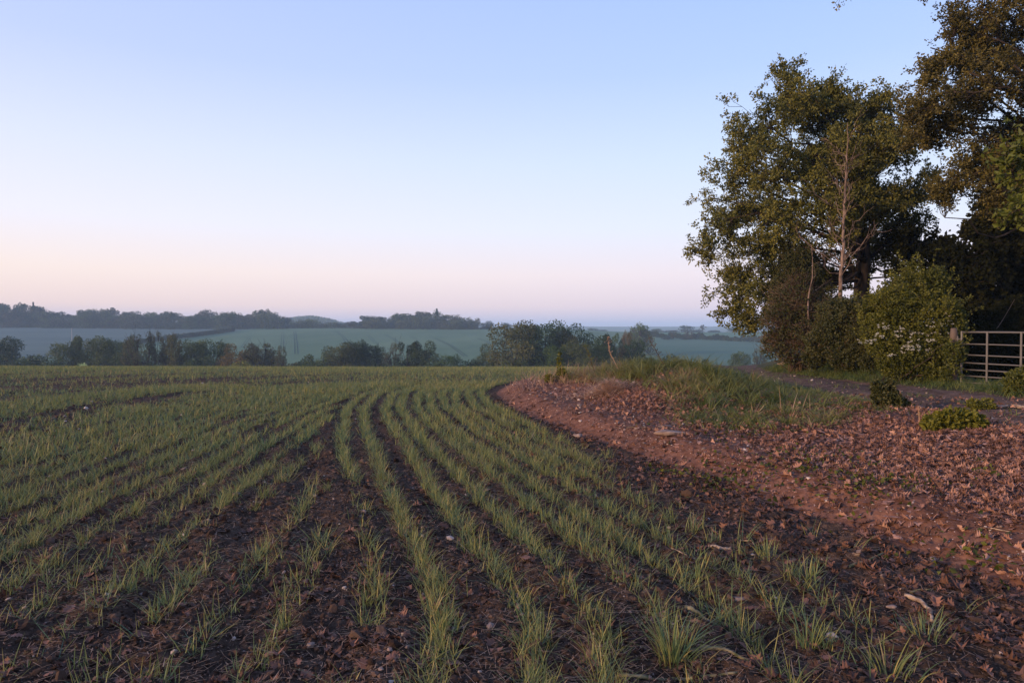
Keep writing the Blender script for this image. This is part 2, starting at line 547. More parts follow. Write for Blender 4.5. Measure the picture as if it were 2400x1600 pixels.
def terrain(x, y, fine=False):
    x = np.asarray(x, float)
    y = np.asarray(y, float)
    z = np.interp(y, _yy, _zf)
    far = sstep(250, 700, y)
    a = x / np.maximum(np.abs(y), 1)
    # the right of the far slope lies lower, and a wooded knoll stands behind the left wood
    z = z - far * (1 - sstep(1100, 1700, y)) * 5.5 * sstep(0.02, 0.2, a)
    z = z + 2.2 * far * sstep(-0.45, -0.75, a) * (1 - sstep(1100, 1700, y))
    z = z + 31 * np.exp(-((a + 0.30) / 0.06) ** 2 - ((y - 1650) / 260) ** 2)
    z = z + 3.5 * far * (fbm(x * 0.004 + 9, y * 0.004, 5, 2) - 0.5)
    z = z + sstep(2300, 3000, y) * (14 * fbm(x * 0.0011 + 3, y * 0.0009, 11, 3) - 7)
    near = 1 - sstep(60, 110, y)
    z = z + 0.0016 * np.clip(-x, 0, 60) * near
    n = edge_n(x, y)
    q = -n
    # the bank
    bk = 0.15 * sstep(0.0, 0.55, q) + 0.04 * np.exp(-((q - 0.7) / 0.25) ** 2)
    bk = bk + 0.17 * sstep(0.6, 6.5, q)
    bk = bk * (1 - sstep(45, 70, y))
    z = z + bk
    # mound
    for (mx_, my_, sx_, sy_, h_) in ((3.25, 15.0, 1.35, 2.6, 0.50), (1.6, 17.5, 1.3, 2.2, 0.26), (4.3, 13.6, 1.0, 2.0, 0.12)):
        z = z + h_ * np.exp(-((x - mx_) / sx_) ** 2 - ((y - my_) / sy_) ** 2)
    xl, xr = track_lim(y)
    tk = sstep(-0.5, 0.3, x - xl) * sstep(-0.5, 0.3, xr - x) * (y < 90)
    z = z - 0.05 * tk
    # hedge bank on the far side of the track
    z = z + 0.22 * sstep(0.2, 1.4, x - xr) * near * sstep(17, 21, y)
    if fine:
        r = np.hypot(x, y)
        amp = (1 - sstep(35, 60, r))
        rough = np.where(q > 0, 0.85, 1.0) * (1 - 0.6 * tk)
        rough = rough * (1 - 0.1 * sstep(0.02, 0.12, q) * (1 - sstep(0.5, 0.8, q)))
        g = (fbm(x * 3.1, y * 3.1, 21, 2) - 0.5) * 0.07
        g2 = (np.abs(fbm(x * 11, y * 11, 31, 3) - 0.5) * -2 + 0.3) * 0.038
        g3 = (fbm(x * 34, y * 34, 41, 2) - 0.5) * 0.02
        z = z + amp * rough * (g + g2 * 1.0 + g3)
        fur = np.cos(n * 2 * np.pi / 0.5) * 0.012 * sstep(0.5, 1, n) * (1 - sstep(9, 14, n))
        z = z + fur * amp
        rut = np.exp(-((x - xl - 0.75) / 0.3) ** 2) + np.exp(-((x - xl - 2.3) / 0.3) ** 2)
        z = z - 0.05 * rut * tk
    return z


def T1(x, y):
    return float(terrain(np.array([x]), np.array([y]))[0])


def ray(u, v):
    """direction through a point of the 2352 x 1568 view, scaled to one metre of depth"""
    px = (u * 0.43537 - 512) / F
    py = (341 - v * 0.43537) / F
    c, s = math.cos(PITCH), math.sin(PITCH)
    d = np.array([px, c + py * s, -s + py * c])
    return d / d[1]


def at(u, v, Y):
    d = ray(u, v) * Y
    return np.array([d[0], d[1], CAMZ + d[2]])


def hit(u, v, y0=1.5, y1=1500):
    d = ray(u, v)
    Y = np.geomspace(y0, y1, 6000)
    zt = terrain(d[0] * Y, Y)
    zr = CAMZ + d[2] * Y
    i = np.where(zr < zt)[0]
    k = i[0] if len(i) else len(Y) - 1
    return np.array([d[0] * Y[k], Y[k], zt[k]])


# ------------------------------------------------------------------ ground sheets (one grid cut into zones)
def make_ground():
    ang = np.concatenate([np.arange(-180, -46, 3.0), np.arange(-46, 46, 0.1), np.arange(46, 180.1, 3.0)])
    ang = np.radians(ang)
    rad = np.concatenate([[0.05], np.geomspace(0.4, 2.2, 20)[:-1], np.geomspace(2.2, 60, 820)[:-1], np.geomspace(60, 7000, 300)])
    A, R = np.meshgrid(ang, rad)
    X, Y = R * np.sin(A), R * np.cos(A)
    sh = X.shape
    x, y = X.ravel(), Y.ravel()
    z = terrain(x, y, True)
    V = np.stack([x, y, z], 1)
    nr, na = sh
    i = np.arange(nr - 1)[:, None] * na
    j = np.arange(na - 1)[None]
    Q = np.stack([i + j, i + j + 1, i + na + j + 1, i + na + j], -1).reshape(-1, 4)
    cx = V[Q].mean(1)
    x, y = cx[:, 0], cx[:, 1]
    n = edge_n(x, y) + 0.12 * (fbm(x * 4, y * 4, 77, 2) - 0.5)
    xl, xr = track_lim(y)
    w = 0.5 * (fbm(x * 1.7, y * 1.7, 78, 3) - 0.5)
    zone = np.zeros(len(x), int)                         # 0 ploughed field
    zone[n < -0.02] = 1                                  # bank
    zone[(x > xl + w) & (x < xr + w) & (y < 90)] = 2     # track
    zone[(x >= xr + w) & (y < 90) & (n < 0)] = 3         # verge
    zone[y > 105] = 4                                    # valley side
    zone[(y <= 105) & (np.hypot(x, y) > 105)] = 4
    far = y > 255
    # left hedge line and right hedge line
    p1, p2 = hit(429, 775, 255), hit(537, 760, 255)
    sl_ = (p2[0] - p1[0]) / (p2[1] - p1[1])
    lineL = p1[0] + (y - p1[1]) * sl_
    q1, q2 = hit(1484, 773, 255), hit(1750, 786, 255)
    slr = (q2[1] - q1[1]) / (q2[0] - q1[0])
    lineR = q1[1] + (x - q1[0]) * slr
    zone[far] = 6
    zone[far & (x < lineL)] = 5
    right = far & (x > 0.21 * y)
    zone[right & (y > lineR)] = 7
    zone[right & (y <= lineR)] = 9
    zone[(y > 1050)] = 8
    zone[(np.hypot(x, y) > 1400)] = 8
    names = {0: ('ploughed_field', 'soil', 'dark ploughed soil under the young wheat in the foreground'),
             1: ('bank', 'bank', 'reddish earth bank strewn with dead leaves beside the crop'),
             2: ('track', 'track', 'muddy farm track running past the metal gate'),
             3: ('verge', 'verge', 'grassy verge under the hedge beside the track'),
             4: ('valley_side', 'slope', 'grass slope falling into the valley'),
             5: ('grey_field', 'f_grey', 'grey green field below the left hilltop wood'),
             6: ('green_field', 'f_green', 'green crop field with wheel tracks across the valley'),
             7: ('upper_field', 'f_right', 'pale green field beyond the long far hedge on the right'),
             9: ('lower_field', 'f_low', 'blue green field in front of the long far hedge on the right'),
             8: ('hills', 'hill', 'faint hills on the horizon')}
    for k, (nm, mt, lb) in names.items():
        f = Q[zone == k]
        if not len(f):
            continue
        uq, inv = np.unique(f.ravel(), return_inverse=True)
        o = new_mesh(nm, V[uq], inv.reshape(-1, 4), M[mt], None, True)
        tag(o, lb, nm.replace('_', ' '), None, 'structure')
    return p1, p2, q1, q2


HL1, HL2, HR1, HR2 = make_ground()


def drape(pts, w, h=0.12, n=60):
    pts = np.array(pts)
    t = np.linspace(0, len(pts) - 1, n)
    x = np.interp(t, range(len(pts)), pts[:, 0])
    y = np.interp(t, range(len(pts)), pts[:, 1])
    dx, dy = np.gradient(x), np.gradient(y)
    l = np.hypot(dx, dy)
    nx, ny = -dy / l, dx / l
    a = np.stack([x - nx * w / 2, y - ny * w / 2], 1)
    b = np.stack([x + nx * w / 2, y + ny * w / 2], 1)
    V = np.vstack([a, b])
    V = np.column_stack([V, terrain(V[:, 0], V[:, 1]) + h])
    i = np.arange(n - 1)
    return V, np.stack([i, i + 1, i + n + 1, i + n], 1)


acc = Acc()
for seg in ([(588 + 305 * .2917, 760), (680, 790), (681, 812)], [(771, 759), (788, 772), (803, 795)],
            [(885, 768), (905, 778), (920, 792)], [(996, 775), (1035, 792), (1070, 818)],
            [(1098, 776), (1120, 784), (1138, 795)], [(942, 771), (965, 783)], [(573, 773), (556, 798)],
            [(650, 762), (648, 800)], [(845, 768), (865, 790)]):
    a = [hit(p[0], p[1], 255) for p in seg]
    wide = 0.5 if len(seg) == 3 else 0.3
    for s_ in (-0.95, 0.95):
        b = [np.array([p[0] + s_, p[1], p[2]]) for p in a]
        V, Q = drape(b, wide)
        acc.add(V, None, Q)
tag(acc.build('wheel_tracks', M['tramline']), 'dark wheel tracks running down the green field', 'wheel tracks', None, 'structure')

# ------------------------------------------------------------------ wheat crop
def spread_at(y, f=1.0):
    return 1 + f * (0.07 * (1 - sstep(6, 13, y)) + 0.09 * np.exp(-np.clip(y - 3, 0, 99) / 1.6))


def offset_rows(px, py, offs, seed, spread=0.0):
    """rows drilled parallel to a guide line x(y); yields (offset, arc length, x, y)"""
    S = np.concatenate([[0], np.cumsum(np.hypot(np.diff(px), np.diff(py)))])
    tx, ty = np.gradient(px, S), np.gradient(py, S)
    k9 = np.hanning(25)
    k9 /= k9.sum()
    tx = np.convolve(np.pad(tx, 12, mode='edge'), k9, 'valid')
    ty = np.convolve(np.pad(ty, 12, mode='edge'), k9, 'valid')
    tl = np.hypot(tx, ty)
    nx, ny = -ty / tl, tx / tl
    for k, off in enumerate(offs):
        ds = 0.02
        ss = np.arange(0, S[-1], ds)
        ss = ss + rng.uniform(-ds, ds, len(ss))
        wob = 0.09 * (noise2(ss * 0.4, ss * 0 + k + seed, 3) - 0.5)
        y0 = np.interp(ss, S, py)
        o2 = off * spread_at(y0, spread) + wob
        x = np.interp(ss, S, px) + np.interp(ss, S, nx) * o2
        y = y0 + np.interp(ss, S, ny) * o2
        yield k, off, ss, x, y


_gy = np.arange(-12, 120, 0.25)
_gx = np.interp(_gy, [-12, 0, 4, 8, 11.5, 15, 19, 23.8, 32, 45, 62, 120], [-2.1, -2.5, -2.9, -3.4, -3.8, -3.85, -3.05, -1.1, 3.2, 11.5, 25, 75])
_gx = np.convolve(np.pad(_gx, 5, mode='edge'), _k2, 'valid')


def wheat():
    groups = {'near': [], 'mid': [], 'far': []}
    allrows = [(1,) + q for q in offset_rows(_fx, _fy, np.array([0.4, 0.7, 1.0, 1.3, 1.6, 1.9, 2.2, 2.5, 2.88, 3.18]), 1, 1.0)]
    allrows += [(2,) + q for q in offset_rows(_gx, _gy, np.arange(-9.9, 64, 0.33), 100)]
    for sysm, k, off, ss, x, y in allrows:
        r = np.hypot(x, y)
        ok = (y > 1.2) & (np.abs(x) < 0.95 * y + 1.2) & (y < 62)
        en = edge_n(x, y)
        if sysm == 2:
            ok = ok & (en > 3.4 * spread_at(y))
        d = fbm(x * 0.8 + 50, y * 0.8, 3, 3)
        alng = noise2(ss * 0.5, ss * 0 + k * 3.7 + sysm * 50, 17)
        rowd = hash2(np.array([k]), np.array([sysm]), 5)[0]
        thick = 0.52 + 1.4 * (d - 0.42) + 0.62 * (alng - 0.45) * (1 - sstep(14, 24, r)) + 0.3 * (rowd - 0.5)
        thick = thick + 0.58 * sstep(6, 15, r)                         # closes up with distance
        if sysm == 1:
            thick = thick + 0.42 * math.exp(-((off - 2.65) / 0.6) ** 2)     # the strong rows of the middle
            thick = thick - 0.75 * math.exp(-((off - 0.5) / 0.5) ** 2) * (1 - sstep(7, 10, y)) + 0.14
            nb = np.interp(y, [2, 3.2, 5, 7, 9], [2.75, 2.45, 1.65, 0.7, 0.2])
            thick = thick - 0.58 * (1 - sstep(-0.35, 0.25, off * spread_at(y) - nb))
            if k == 9:
                thick = thick - 0.35 * (1 - sstep(7, 11, r))
        else:
            # thin, half bare wedge where the rows run out near the headland
            wedge = np.exp(-((x + 1.5 + 0.1 * y) / 0.6) ** 2) * (1 - sstep(6.5, 9.5, y))
            thick = thick - 0.2 * wedge + 0.14 * (1 - sstep(4, 7, r))
        lng = fbm(off * np.ones_like(ss) * 0.8 + 7, ss * 0.035, 13, 2)
        bare = sstep(0.5, 0.62, lng) * sstep(3.2, 5, off) * (1 - sstep(28, 34, off)) * (sysm == 2)
        bare = np.maximum(bare, (sysm == 2) * sstep(0.22, 0.4, fbm(x * 0.22, y * 0.5, 23, 2)) * np.exp(-((off - 4.3) / 0.75) ** 2) * (y > 7) * (1 - sstep(20, 27, y)))
        bare = np.maximum(bare, (sysm == 2) * 0.9 * np.exp(-((off - 8.8) / 0.95) ** 2) * (1 - sstep(24, 30, y)))
        thick = np.clip(thick, 0, 1) * (1 - 0.93 * bare)
        u = rng.uniform(0, 1, len(ss))
        dens = np.where(r < 9, 0.9, np.where(r < 22, 0.75, 0.34))
        keep = ok & (u < np.clip(thick, 0.02, 1) * dens)
        x, y, r, d = x[keep], y[keep], r[keep], d[keep]
        j = rng.normal(0, 1, (2, len(x))) * ((0.034 if sysm == 1 else 0.042) + 0.0006 * r)
        x, y = x + j[0], y + j[1]
        for nm, a, b in (('near', 0, 9), ('mid', 9, 22), ('far', 22, 99)):
            q = (r >= a) & (r < b)
            groups[nm].append(np.stack([x[q], y[q], r[q], d[q]], 1))
    acc = Acc()
    for nm, nb, segs, w0, gs in (('near', 11, 4, 0.0050, 0.86), ('mid', 7, 2, 0.0078, 0.93), ('far', 3, 1, 0.017, 1.05)):
        G = np.vstack(groups[nm])
        G = np.repeat(G, nb, axis=0)
        n = len(G)
        x = G[:, 0] + rng.normal(0, 0.022, n)
        y = G[:, 1] + rng.normal(0, 0.022, n)
        r = G[:, 2]
        z = terrain(x, y) - 0.005
        big = 0.65 + 0.7 * G[:, 3] + 0.22 * (fbm(x * 2.3, y * 2.3, 8, 2) - 0.5)
        L = (0.05 + 0.17 * rng.uniform(0, 1, n) ** 1.3) * big * gs
        phi = rng.uniform(0, 2 * np.pi, n)
        lean = rng.uniform(0.02, 0.9, n)
        droop = rng.uniform(0.0, 1.1, n) * rng.uniform(0, 1, n)
        w = w0 * rng.uniform(0.7, 1.3, n) * (np.ones(n) if nm == 'near' else (0.8 + r * 0.035 if nm == 'mid' else 0.6 + r * 0.025))
        hue = 0.28 + 0.42 * fbm(x * 0.35, y * 0.35, 91, 3) + rng.normal(0, 0.23, n) + 0.04
        hue = np.where(rng.uniform(0, 1, n) < 0.035, rng.uniform(0.9, 1.0, n), np.clip(hue, 0, 0.92))
        V, t3, t4, rr = blades(np.stack([x, y, z], 1), phi, L, w, lean, droop, segs, hue)
        acc.add(V, t3, t4, rr)
        print('wheat', nm, n)
    o = acc.build('wheat_crop', M['wheat'])
    tag(o, 'young green wheat growing in curved rows across the foreground field', 'wheat', None, 'stuff')


wheat()

# ------------------------------------------------------------------ soil clods, flints, dead leaves
def blob_template(seed, n=1, flat=0.7):
    """irregular low stone: a distorted icosahedron split once"""
    r2 = np.random.default_rng(seed)
    t = (1 + 5 ** .5) / 2
    v = np.array([(-1, t, 0), (1, t, 0), (-1, -t, 0), (1, -t, 0), (0, -1, t), (0, 1, t), (0, -1, -t), (0, 1, -t), (t, 0, -1), (t, 0, 1), (-t, 0, -1), (-t, 0, 1)], float)
    v /= np.linalg.norm(v[0])
    f = [(0, 11, 5), (0, 5, 1), (0, 1, 7), (0, 7, 10), (0, 10, 11), (1, 5, 9), (5, 11, 4), (11, 10, 2), (10, 7, 6), (7, 1, 8), (3, 9, 4), (3, 4, 2), (3, 2, 6), (3, 6, 8), (3, 8, 9), (4, 9, 5), (2, 4, 11), (6, 2, 10), (8, 6, 7), (9, 8, 1)]
    v = list(map(tuple, v))
    for _ in range(n):
        cache, nf = {}, []

        def mid(a, b):
            k = (min(a, b), max(a, b))
            if k not in cache:
                m_ = (np.array(v[a]) + np.array(v[b]))
                m_ /= np.linalg.norm(m_)
                v.append(tuple(m_))
                cache[k] = len(v) - 1
            return cache[k]
        for a, b, c in f:
            ab, bc, ca = mid(a, b), mid(b, c), mid(c, a)
            nf += [(a, ab, ca), (b, bc, ab), (c, ca, bc), (ab, bc, ca)]
        f = nf
    V = np.array(v)
    ph = r2.uniform(0, 6, 6)
    d = 1 + 0.22 * np.sin(V[:, 0] * 3 + ph[0]) + 0.2 * np.sin(V[:, 1] * 4 + ph[1]) * np.cos(V[:, 2] * 3 + ph[2]) + r2.uniform(-0.09, 0.09, len(V))
    V = V * d[:, None] * np.array([1, r2.uniform(0.6, 0.95), flat * r2.uniform(0.7, 1.1)])
    return V, np.array(f), None


def leaf_template(seed):
    """lobed, curled dead oak leaf of unit length"""
    r2 = np.random.default_rng(seed)
    n = 9
    t = np.linspace(0, 1, n)
    w = 0.30 * np.sin(np.pi * t ** 0.8) * (1 + 0.38 * np.sign(np.sin(t * np.pi * 7))) + 0.012
    w[0] = 0.02
    w[-1] = 0.05
    wl, wr = w * r2.uniform(0.75, 1.2, n), w * r2.uniform(0.75, 1.2, n)
    curl, bend = r2.uniform(-0.5, 1.2), r2.uniform(-0.6, 0.5)
    zc = bend * (t - 0.5) ** 2
    sw = 0.12 * r2.uniform(-1, 1) * np.sin(t * 3)
    mid = np.stack([t - 0.5, sw, zc], 1)
    Lp = np.stack([t - 0.5 + r2.normal(0, .02, n), sw + wl, zc + curl * wl * wl * 4 + r2.normal(0, .02, n)], 1)
    Rp = np.stack([t - 0.5 + r2.normal(0, .02, n), sw - wr, zc + curl * wr * wr * 3 + r2.normal(0, .02, n)], 1)
    V = np.vstack([mid, Lp, Rp])
    i = np.arange(n - 1)
    F4 = np.vstack([np.stack([i, i + 1, i + 1 + n, i + n], 1), np.stack([i + 2 * n, i + 1 + 2 * n, i + 1, i], 1)])
    return V, None, F4


LT = [leaf_template(s) for s in range(14)]
ST0 = [blob_template(s, 0) for s in range(8)]
ST1 = [blob_template(s + 50, 1) for s in range(8)]


def ground_pts(n, rmin, rmax, power=1.0):
    """points spread in the viewed wedge, denser close by"""
    a = rng.uniform(-0.80, 0.80, n)
    r = rmin * (rmax / rmin) ** (rng.uniform(0, 1, n) ** power)
    return r * np.sin(a), r * np.cos(a), r


def clods():
    acc = Acc()
    x, y, r = ground_pts(60000, 2.2, 17)
    n_ = edge_n(x, y)
    k = (n_ > 0.02) | ((n_ < -0.1) & (rng.uniform(0, 1, len(x)) < 0.12))
    x, y, r = x[k], y[k], r[k]
    S = rng.gamma(1.6, 0.0026, len(x)) * (1 + r * 0.10) + 0.002
    z = terrain(x, y, True) + S * 0.2
    scatter(ST0, np.stack([x, y, z], 1), rotmats(len(x), 0.8), S, rng.uniform(0, 1, len(x)) ** 1.3, acc)
    x, y, r = ground_pts(1500, 2.2, 12)
    k = (edge_n(x, y) > 0.1)
    x, y, r = x[k], y[k], r[k]
    S = rng.gamma(2, 0.006, len(x)) + 0.006
    z = terrain(x, y, True) + S * 0.1
    scatter(ST1, np.stack([x, y, z], 1), rotmats(len(x), 0.5), S, rng.uniform(0, 0.75, len(x)), acc)
    tag(acc.build('soil_clods', M['clod']), 'crumbled dark soil clods between the wheat rows', 'soil clods', None, 'stuff')
    acc = Acc()
    x, y, r = ground_pts(16000, 2.3, 26)
    q = -edge_n(x, y)
    xl, xr = track_lim(y)
    k = (q < 0) & (rng.uniform(0, 1, len(x)) < 0.07) | (q >= 0.25) & (q < 3.5) & (y > 4) & (rng.uniform(0, 1, len(x)) < 0.95) | (x > xl) & (x < xr) & (rng.uniform(0, 1, len(x)) < 0.3)
    x, y, r = x[k], y[k], r[k]
    S = rng.gamma(1.7, 0.0035, len(x)) * (0.8 + r * 0.09) + 0.002
    z = terrain(x, y, True) + S * 0.3
    scatter(ST0, np.stack([x, y, z], 1), rotmats(len(x), 0.4), S, rng.uniform(0, 1, len(x)), acc)
    tag(acc.build('flint_pebbles', M['flint']), 'small pale flints scattered over the bank and soil', 'pebbles', None, 'stuff')


clods()


def litter():
    acc = Acc()
    # thick carpet on the bank to the right
    n0 = 260000
    x, y, r = ground_pts(n0, 3.0, 15.5)
    q = -edge_n(x, y)
    xl, xr = track_lim(y)
    p = np.where((q > 0.42) & (x < xl + 0.2), 1.0, 0.0)
    # bare earth and grass to the left of the carpet
    lim = sstep(0.0, 0.7, q - np.interp(y, [3, 6.5, 8.5, 11, 13], [0.42, 0.5, 1.3, 2.6, 3.4]))
    p = p * (0.16 + 0.84 * lim)
    p = p * (1 - sstep(10.0, 11.6, y - 0.25 * (x - 4)))
    p = p * np.clip(0.25 + 1.9 * (fbm(x * 1.6, y * 1.6, 61, 3) - 0.22), 0.1, 1)
    # thin strip along the foot of the bank and into the crop
    near_right = 0.30 * np.exp(-np.clip(-q - 0.0, 0, 9) / 0.75) * (q < 0.04)
    p = np.maximum(p, near_right * np.clip(0.2 + 1.6 * (fbm(x * 1.2, y * 1.2, 62, 3) - 0.3), 0, 1))
    p = np.maximum(p, 0.028 * (q < 0) * (r < 8) * (fbm(x * 1.5, y * 1.5, 63, 2) > 0.45))
    p = np.maximum(p, 0.10 * ((x > xl) & (x < xr)))
    p = np.maximum(p, 0.13 * ((q > 0) & (q <= 0.62)))
    k = rng.uniform(0, 1, n0) < p
    x, y, q = x[k], y[k], q[k]
    n = len(x)
    S = (0.016 + 0.068 * rng.uniform(0, 1, n) ** 1.6) * (1 + 0.02 * y)
    z = terrain(x, y, True) + 0.008 + rng.uniform(0, 0.035, n) * (q > 0.5)
    hue = np.where(q > 0.1, rng.uniform(0.15, 1.0, n), rng.uniform(0.0, 0.7, n) ** 1.2)
    scatter(LT, np.stack([x, y, z], 1), rotmats(n, 0.42), S, hue, acc)
    print('litter', n)
    # brown leaf drift below the mound, and a few on the bank end
    cx = np.concatenate([rng.normal(2.75, 0.75, 1500), rng.normal(1.5, 1.0, 500)])
    cy = np.concatenate([rng.normal(11.6, 0.8, 1500), rng.normal(14.5, 1.3, 500)])
    k = (-edge_n(cx, cy) > 0.5)
    cx, cy = cx[k], cy[k]
    z = terrain(cx, cy, True) + rng.uniform(0, 0.07, len(cx))
    scatter(LT, np.stack([cx, cy, z], 1), rotmats(len(cx), 0.6), rng.uniform(0.045, 0.095, len(cx)), rng.uniform(0.3, 0.95, len(cx)), acc)
    tag(acc.build('dead_leaves', M['litter']), 'carpet of curled reddish brown oak leaves on the bank', 'leaf litter', None, 'stuff')
    # straw bits and little twigs
    acc = Acc()
    x, y, r = ground_pts(34000, 2.3, 16)
    q = -edge_n(x, y)
    n = len(x)
    z = terrain(x, y, True) + 0.012
    L = 0.015 + 0.10 * rng.uniform(0, 1, n) ** 2.5
    ph = rng.uniform(0, 6.28, n)
    lean = rng.uniform(0.9, 1.0, n)
    V, t3, t4, rr = blades(np.stack([x, y, z], 1), ph, L, np.full(n, 0.0035) * (1 + r * 0.06), lean, rng.uniform(-0.1, 0.3, n), 2,
                           np.clip(rng.normal(0.3, 0.3, n), 0, 1), upz=0.12)
    acc.add(V, t3, t4, rr)
    tag(acc.build('straw_bits', M['straw']), 'scattered bits of pale straw and broken stalks on the soil', 'straw', None, 'stuff')


litter()

# ------------------------------------------------------------------ grass on the mound, verges, track edge
def grass_patch(acc, n, fx, fy, dens, Lr, w, lean, droop, hue, segs=3, zoff=-0.01, wind=None):
    x, y = fx(n), fy(n)
    p = dens(x, y)
    k = rng.uniform(0, 1, n) < p
    x, y = x[k], y[k]
    n = len(x)
    # gather blades in tufts
    gx, gy = np.round(x / 0.24) * 0.24, np.round(y / 0.24) * 0.24
    jx = (hash2(gx * 100, gy * 100, 5) - 0.5) * 0.26
    jy = (hash2(gx * 100, gy * 100, 6) - 0.5) * 0.26
    tx, ty = gx + jx, gy + jy
    pull = rng.uniform(0.2, 0.9, n)
    x2, y2 = x + (tx - x) * pull * 0.8, y + (ty - y) * pull * 0.8
    phi = np.arctan2(y - ty, x - tx) + rng.normal(0, 0.6, n)
    if wind is not None:
        phi = np.where(rng.uniform(0, 1, n) < 0.4, wind + rng.normal(0, 0.6, n), phi)
    tall = 0.4 + 1.1 * hash2(gx * 100, gy * 100, 9)
    L = rng.uniform(Lr[0], Lr[1], n) * tall
    z = terrain(x2, y2) + zoff
    h = hue(x, y) + 0.4 * (hash2(gx * 100, gy * 100, 12) - 0.5) + rng.normal(0, 0.13, n)
    V, t3, t4, rr = blades(np.stack([x2, y2, z], 1), phi, L, rng.uniform(0.7, 1.3, n) * w,
                           rng.uniform(*lean, n), rng.uniform(*droop, n), segs, np.clip(h, 0, 1))
    acc.add(V, t3, t4, rr)
    return n


def mound_grass():
    acc = Acc()

    def dens(x, y):
        q = -edge_n(x, y)
        left = np.interp(y, [8.8, 9.5, 11, 12.5, 14, 16, 18, 21, 26], [2.9, 2.5, 2.6, 2.9, 2.3, 1.2, 0.7, 1.1, 2.7])
        xl, _ = track_lim(y)
        front = np.interp(x, [1, 2.4, 3.0, 4.2, 5.4, 6.8], [14.0, 9.4, 8.9, 8.9, 10.2, 10.8])
        p = sstep(-0.3, 0.5, x - left) * sstep(-0.1, 0.5, xl - x) * sstep(-0.3, 0.6, y - front) * (1 - sstep(24, 27, y)) * (q > 0.3)
        return p * np.clip(0.45 + 1.5 * (fbm(x * 1.3, y * 1.3, 33, 3) - 0.25), 0.08, 1)

    def tallz(x, y):
        return dens(x, y) * np.exp(-((x - 3.3) / 1.5) ** 2 - ((y - 14.4) / 2.3) ** 2) * np.clip(0.2 + 2.4 * (fbm(x * 0.9 + 4, y * 0.9, 37, 2) - 0.3), 0.05, 1)
    short = lambda x, y: dens(x, y) * (1 - 0.92 * sstep(4.2, 5.4, x))
    hue = lambda x, y: 0.44 + 0.7 * (fbm(x * 0.9, y * 0.9, 71, 2) - 0.5) + 0.35 * np.exp(-((x - 1.6) / 0.9) ** 2)
    U = lambda a, b: (lambda n: rng.uniform(a, b, n))
    n = grass_patch(acc, 130000, U(0.5, 8), U(8.3, 27), short, (0.09, 0.25), 0.013, (0.2, 0.9), (0.2, 1.1), hue)
    n += grass_patch(acc, 90000, U(4.6, 8), U(8.3, 27), dens, (0.04, 0.13), 0.010, (0.2, 0.9), (0.1, 0.9), lambda x, y: hue(x, y) + 0.02, 2)
    n += grass_patch(acc, 130000, U(1.2, 5.7), U(10.5, 19), tallz, (0.16, 0.46), 0.012, (0.05, 0.6), (0.3, 1.2),
                     lambda x, y: hue(x, y) + 0.04, 4)
    print('mound grass', n)
    tag(acc.build('long_grass', M['grass']), 'long tussocky green grass covering the mound beside the track', 'grass', None, 'stuff')
    # straw coloured grass at the left end of the mound
    acc = Acc()
    dens2 = lambda x, y: 0.85 * np.exp(-((x - 0.9) / 0.7) ** 2 - ((y - 17.2) / 2.2) ** 2) + 0.8 * np.exp(-((x - 2.0) / 0.8) ** 2 - ((y - 19.5) / 1.8) ** 2) + 0.25 * np.exp(-((x - 3.9) / 0.7) ** 2 - ((y - 10.2) / 0.5) ** 2)
    grass_patch(acc, 9000, U(-0.3, 5), U(9, 24), dens2, (0.12, 0.38), 0.009, (0.1, 0.7), (0.0, 0.6), lambda x, y: 0.4 + 0 * x)
    tag(acc.build('dry_grass', M['straw']), 'thin dry straw coloured grass at the left end of the mound', 'dry grass', None, 'stuff')
    # verge grass right of the track, under the hedge and round the gate
    acc = Acc()

    def dv(x, y):
        xl, xr = track_lim(y)
        d = x - xr
        return sstep(-0.35, 0.3, d) * (1 - sstep(1.6, 2.6, d)) * np.clip(0.4 + 1.4 * (fbm(x * 1.5, y * 1.5, 39, 3) - 0.25), 0.1, 1)
    grass_patch(acc, 60000, U(8.3, 13), U(9, 27), dv, (0.08, 0.24), 0.011, (0.1, 0.7), (0.1, 0.8), lambda x, y: 0.2 + 0 * x)
    # low plants along the middle of the track and its left edge

    def dt(x, y):
        xl, xr = track_lim(y)
        c = x - xl
        return (0.5 * np.exp(-((c - 1.5) / 0.35) ** 2) + 0.7 * np.exp(-((c + 0.1) / 0.4) ** 2)) * sstep(0.35, 0.6, fbm(x * 2, y * 2, 44, 3))
    grass_patch(acc, 45000, U(5.6, 10), U(7, 26), dt, (0.03, 0.10), 0.012, (0.2, 0.9), (0.1, 0.8), lambda x, y: 0.25 + 0 * x)
    tag(acc.build('verge_grass', M['grass']), 'short dark grass along both edges of the farm track', 'grass', None, 'stuff')
    # low weeds and moss in the leaf carpet
    acc = Acc()
    px, py = [], []
    for (u, v, s_) in ((1560, 1085, .25), (1760, 1100, .3), (1650, 1115, .2), (1960, 1115, .35), (1880, 1060, .35), (2100, 1110, .2),
                       (1700, 990, .5), (1850, 950, .5), (1950, 940, .4), (2257, 1064, .08), (2262, 1092, .1), (2240, 1290, .2), (1980, 1110, .2), (1900, 940, 0.5)):
        p = hit(u, v)
        k = int(120 * s_ / 0.3)
        px.append(rng.normal(p[0], s_, k))
        py.append(rng.normal(p[1], s_, k))
    x, y = np.concatenate(px), np.concatenate(py)
    z = terrain(x, y, True) + rng.uniform(0.0, 0.05, len(x))
    D = unit(len(x))
    D[:, 2] = np.abs(D[:, 2]) * 0.6
    cards(np.stack([x, y, z], 1), D, rng.uniform(0.025, 0.06, len(x)), rng.uniform(0.02, 0.045, len(x)), rng.uniform(0, 0.7, len(x)), acc)
    tag(acc.build('ground_weeds', M['thorn']), 'low green weeds creeping through the dead leaves', 'weeds', None, 'stuff')


mound_grass()

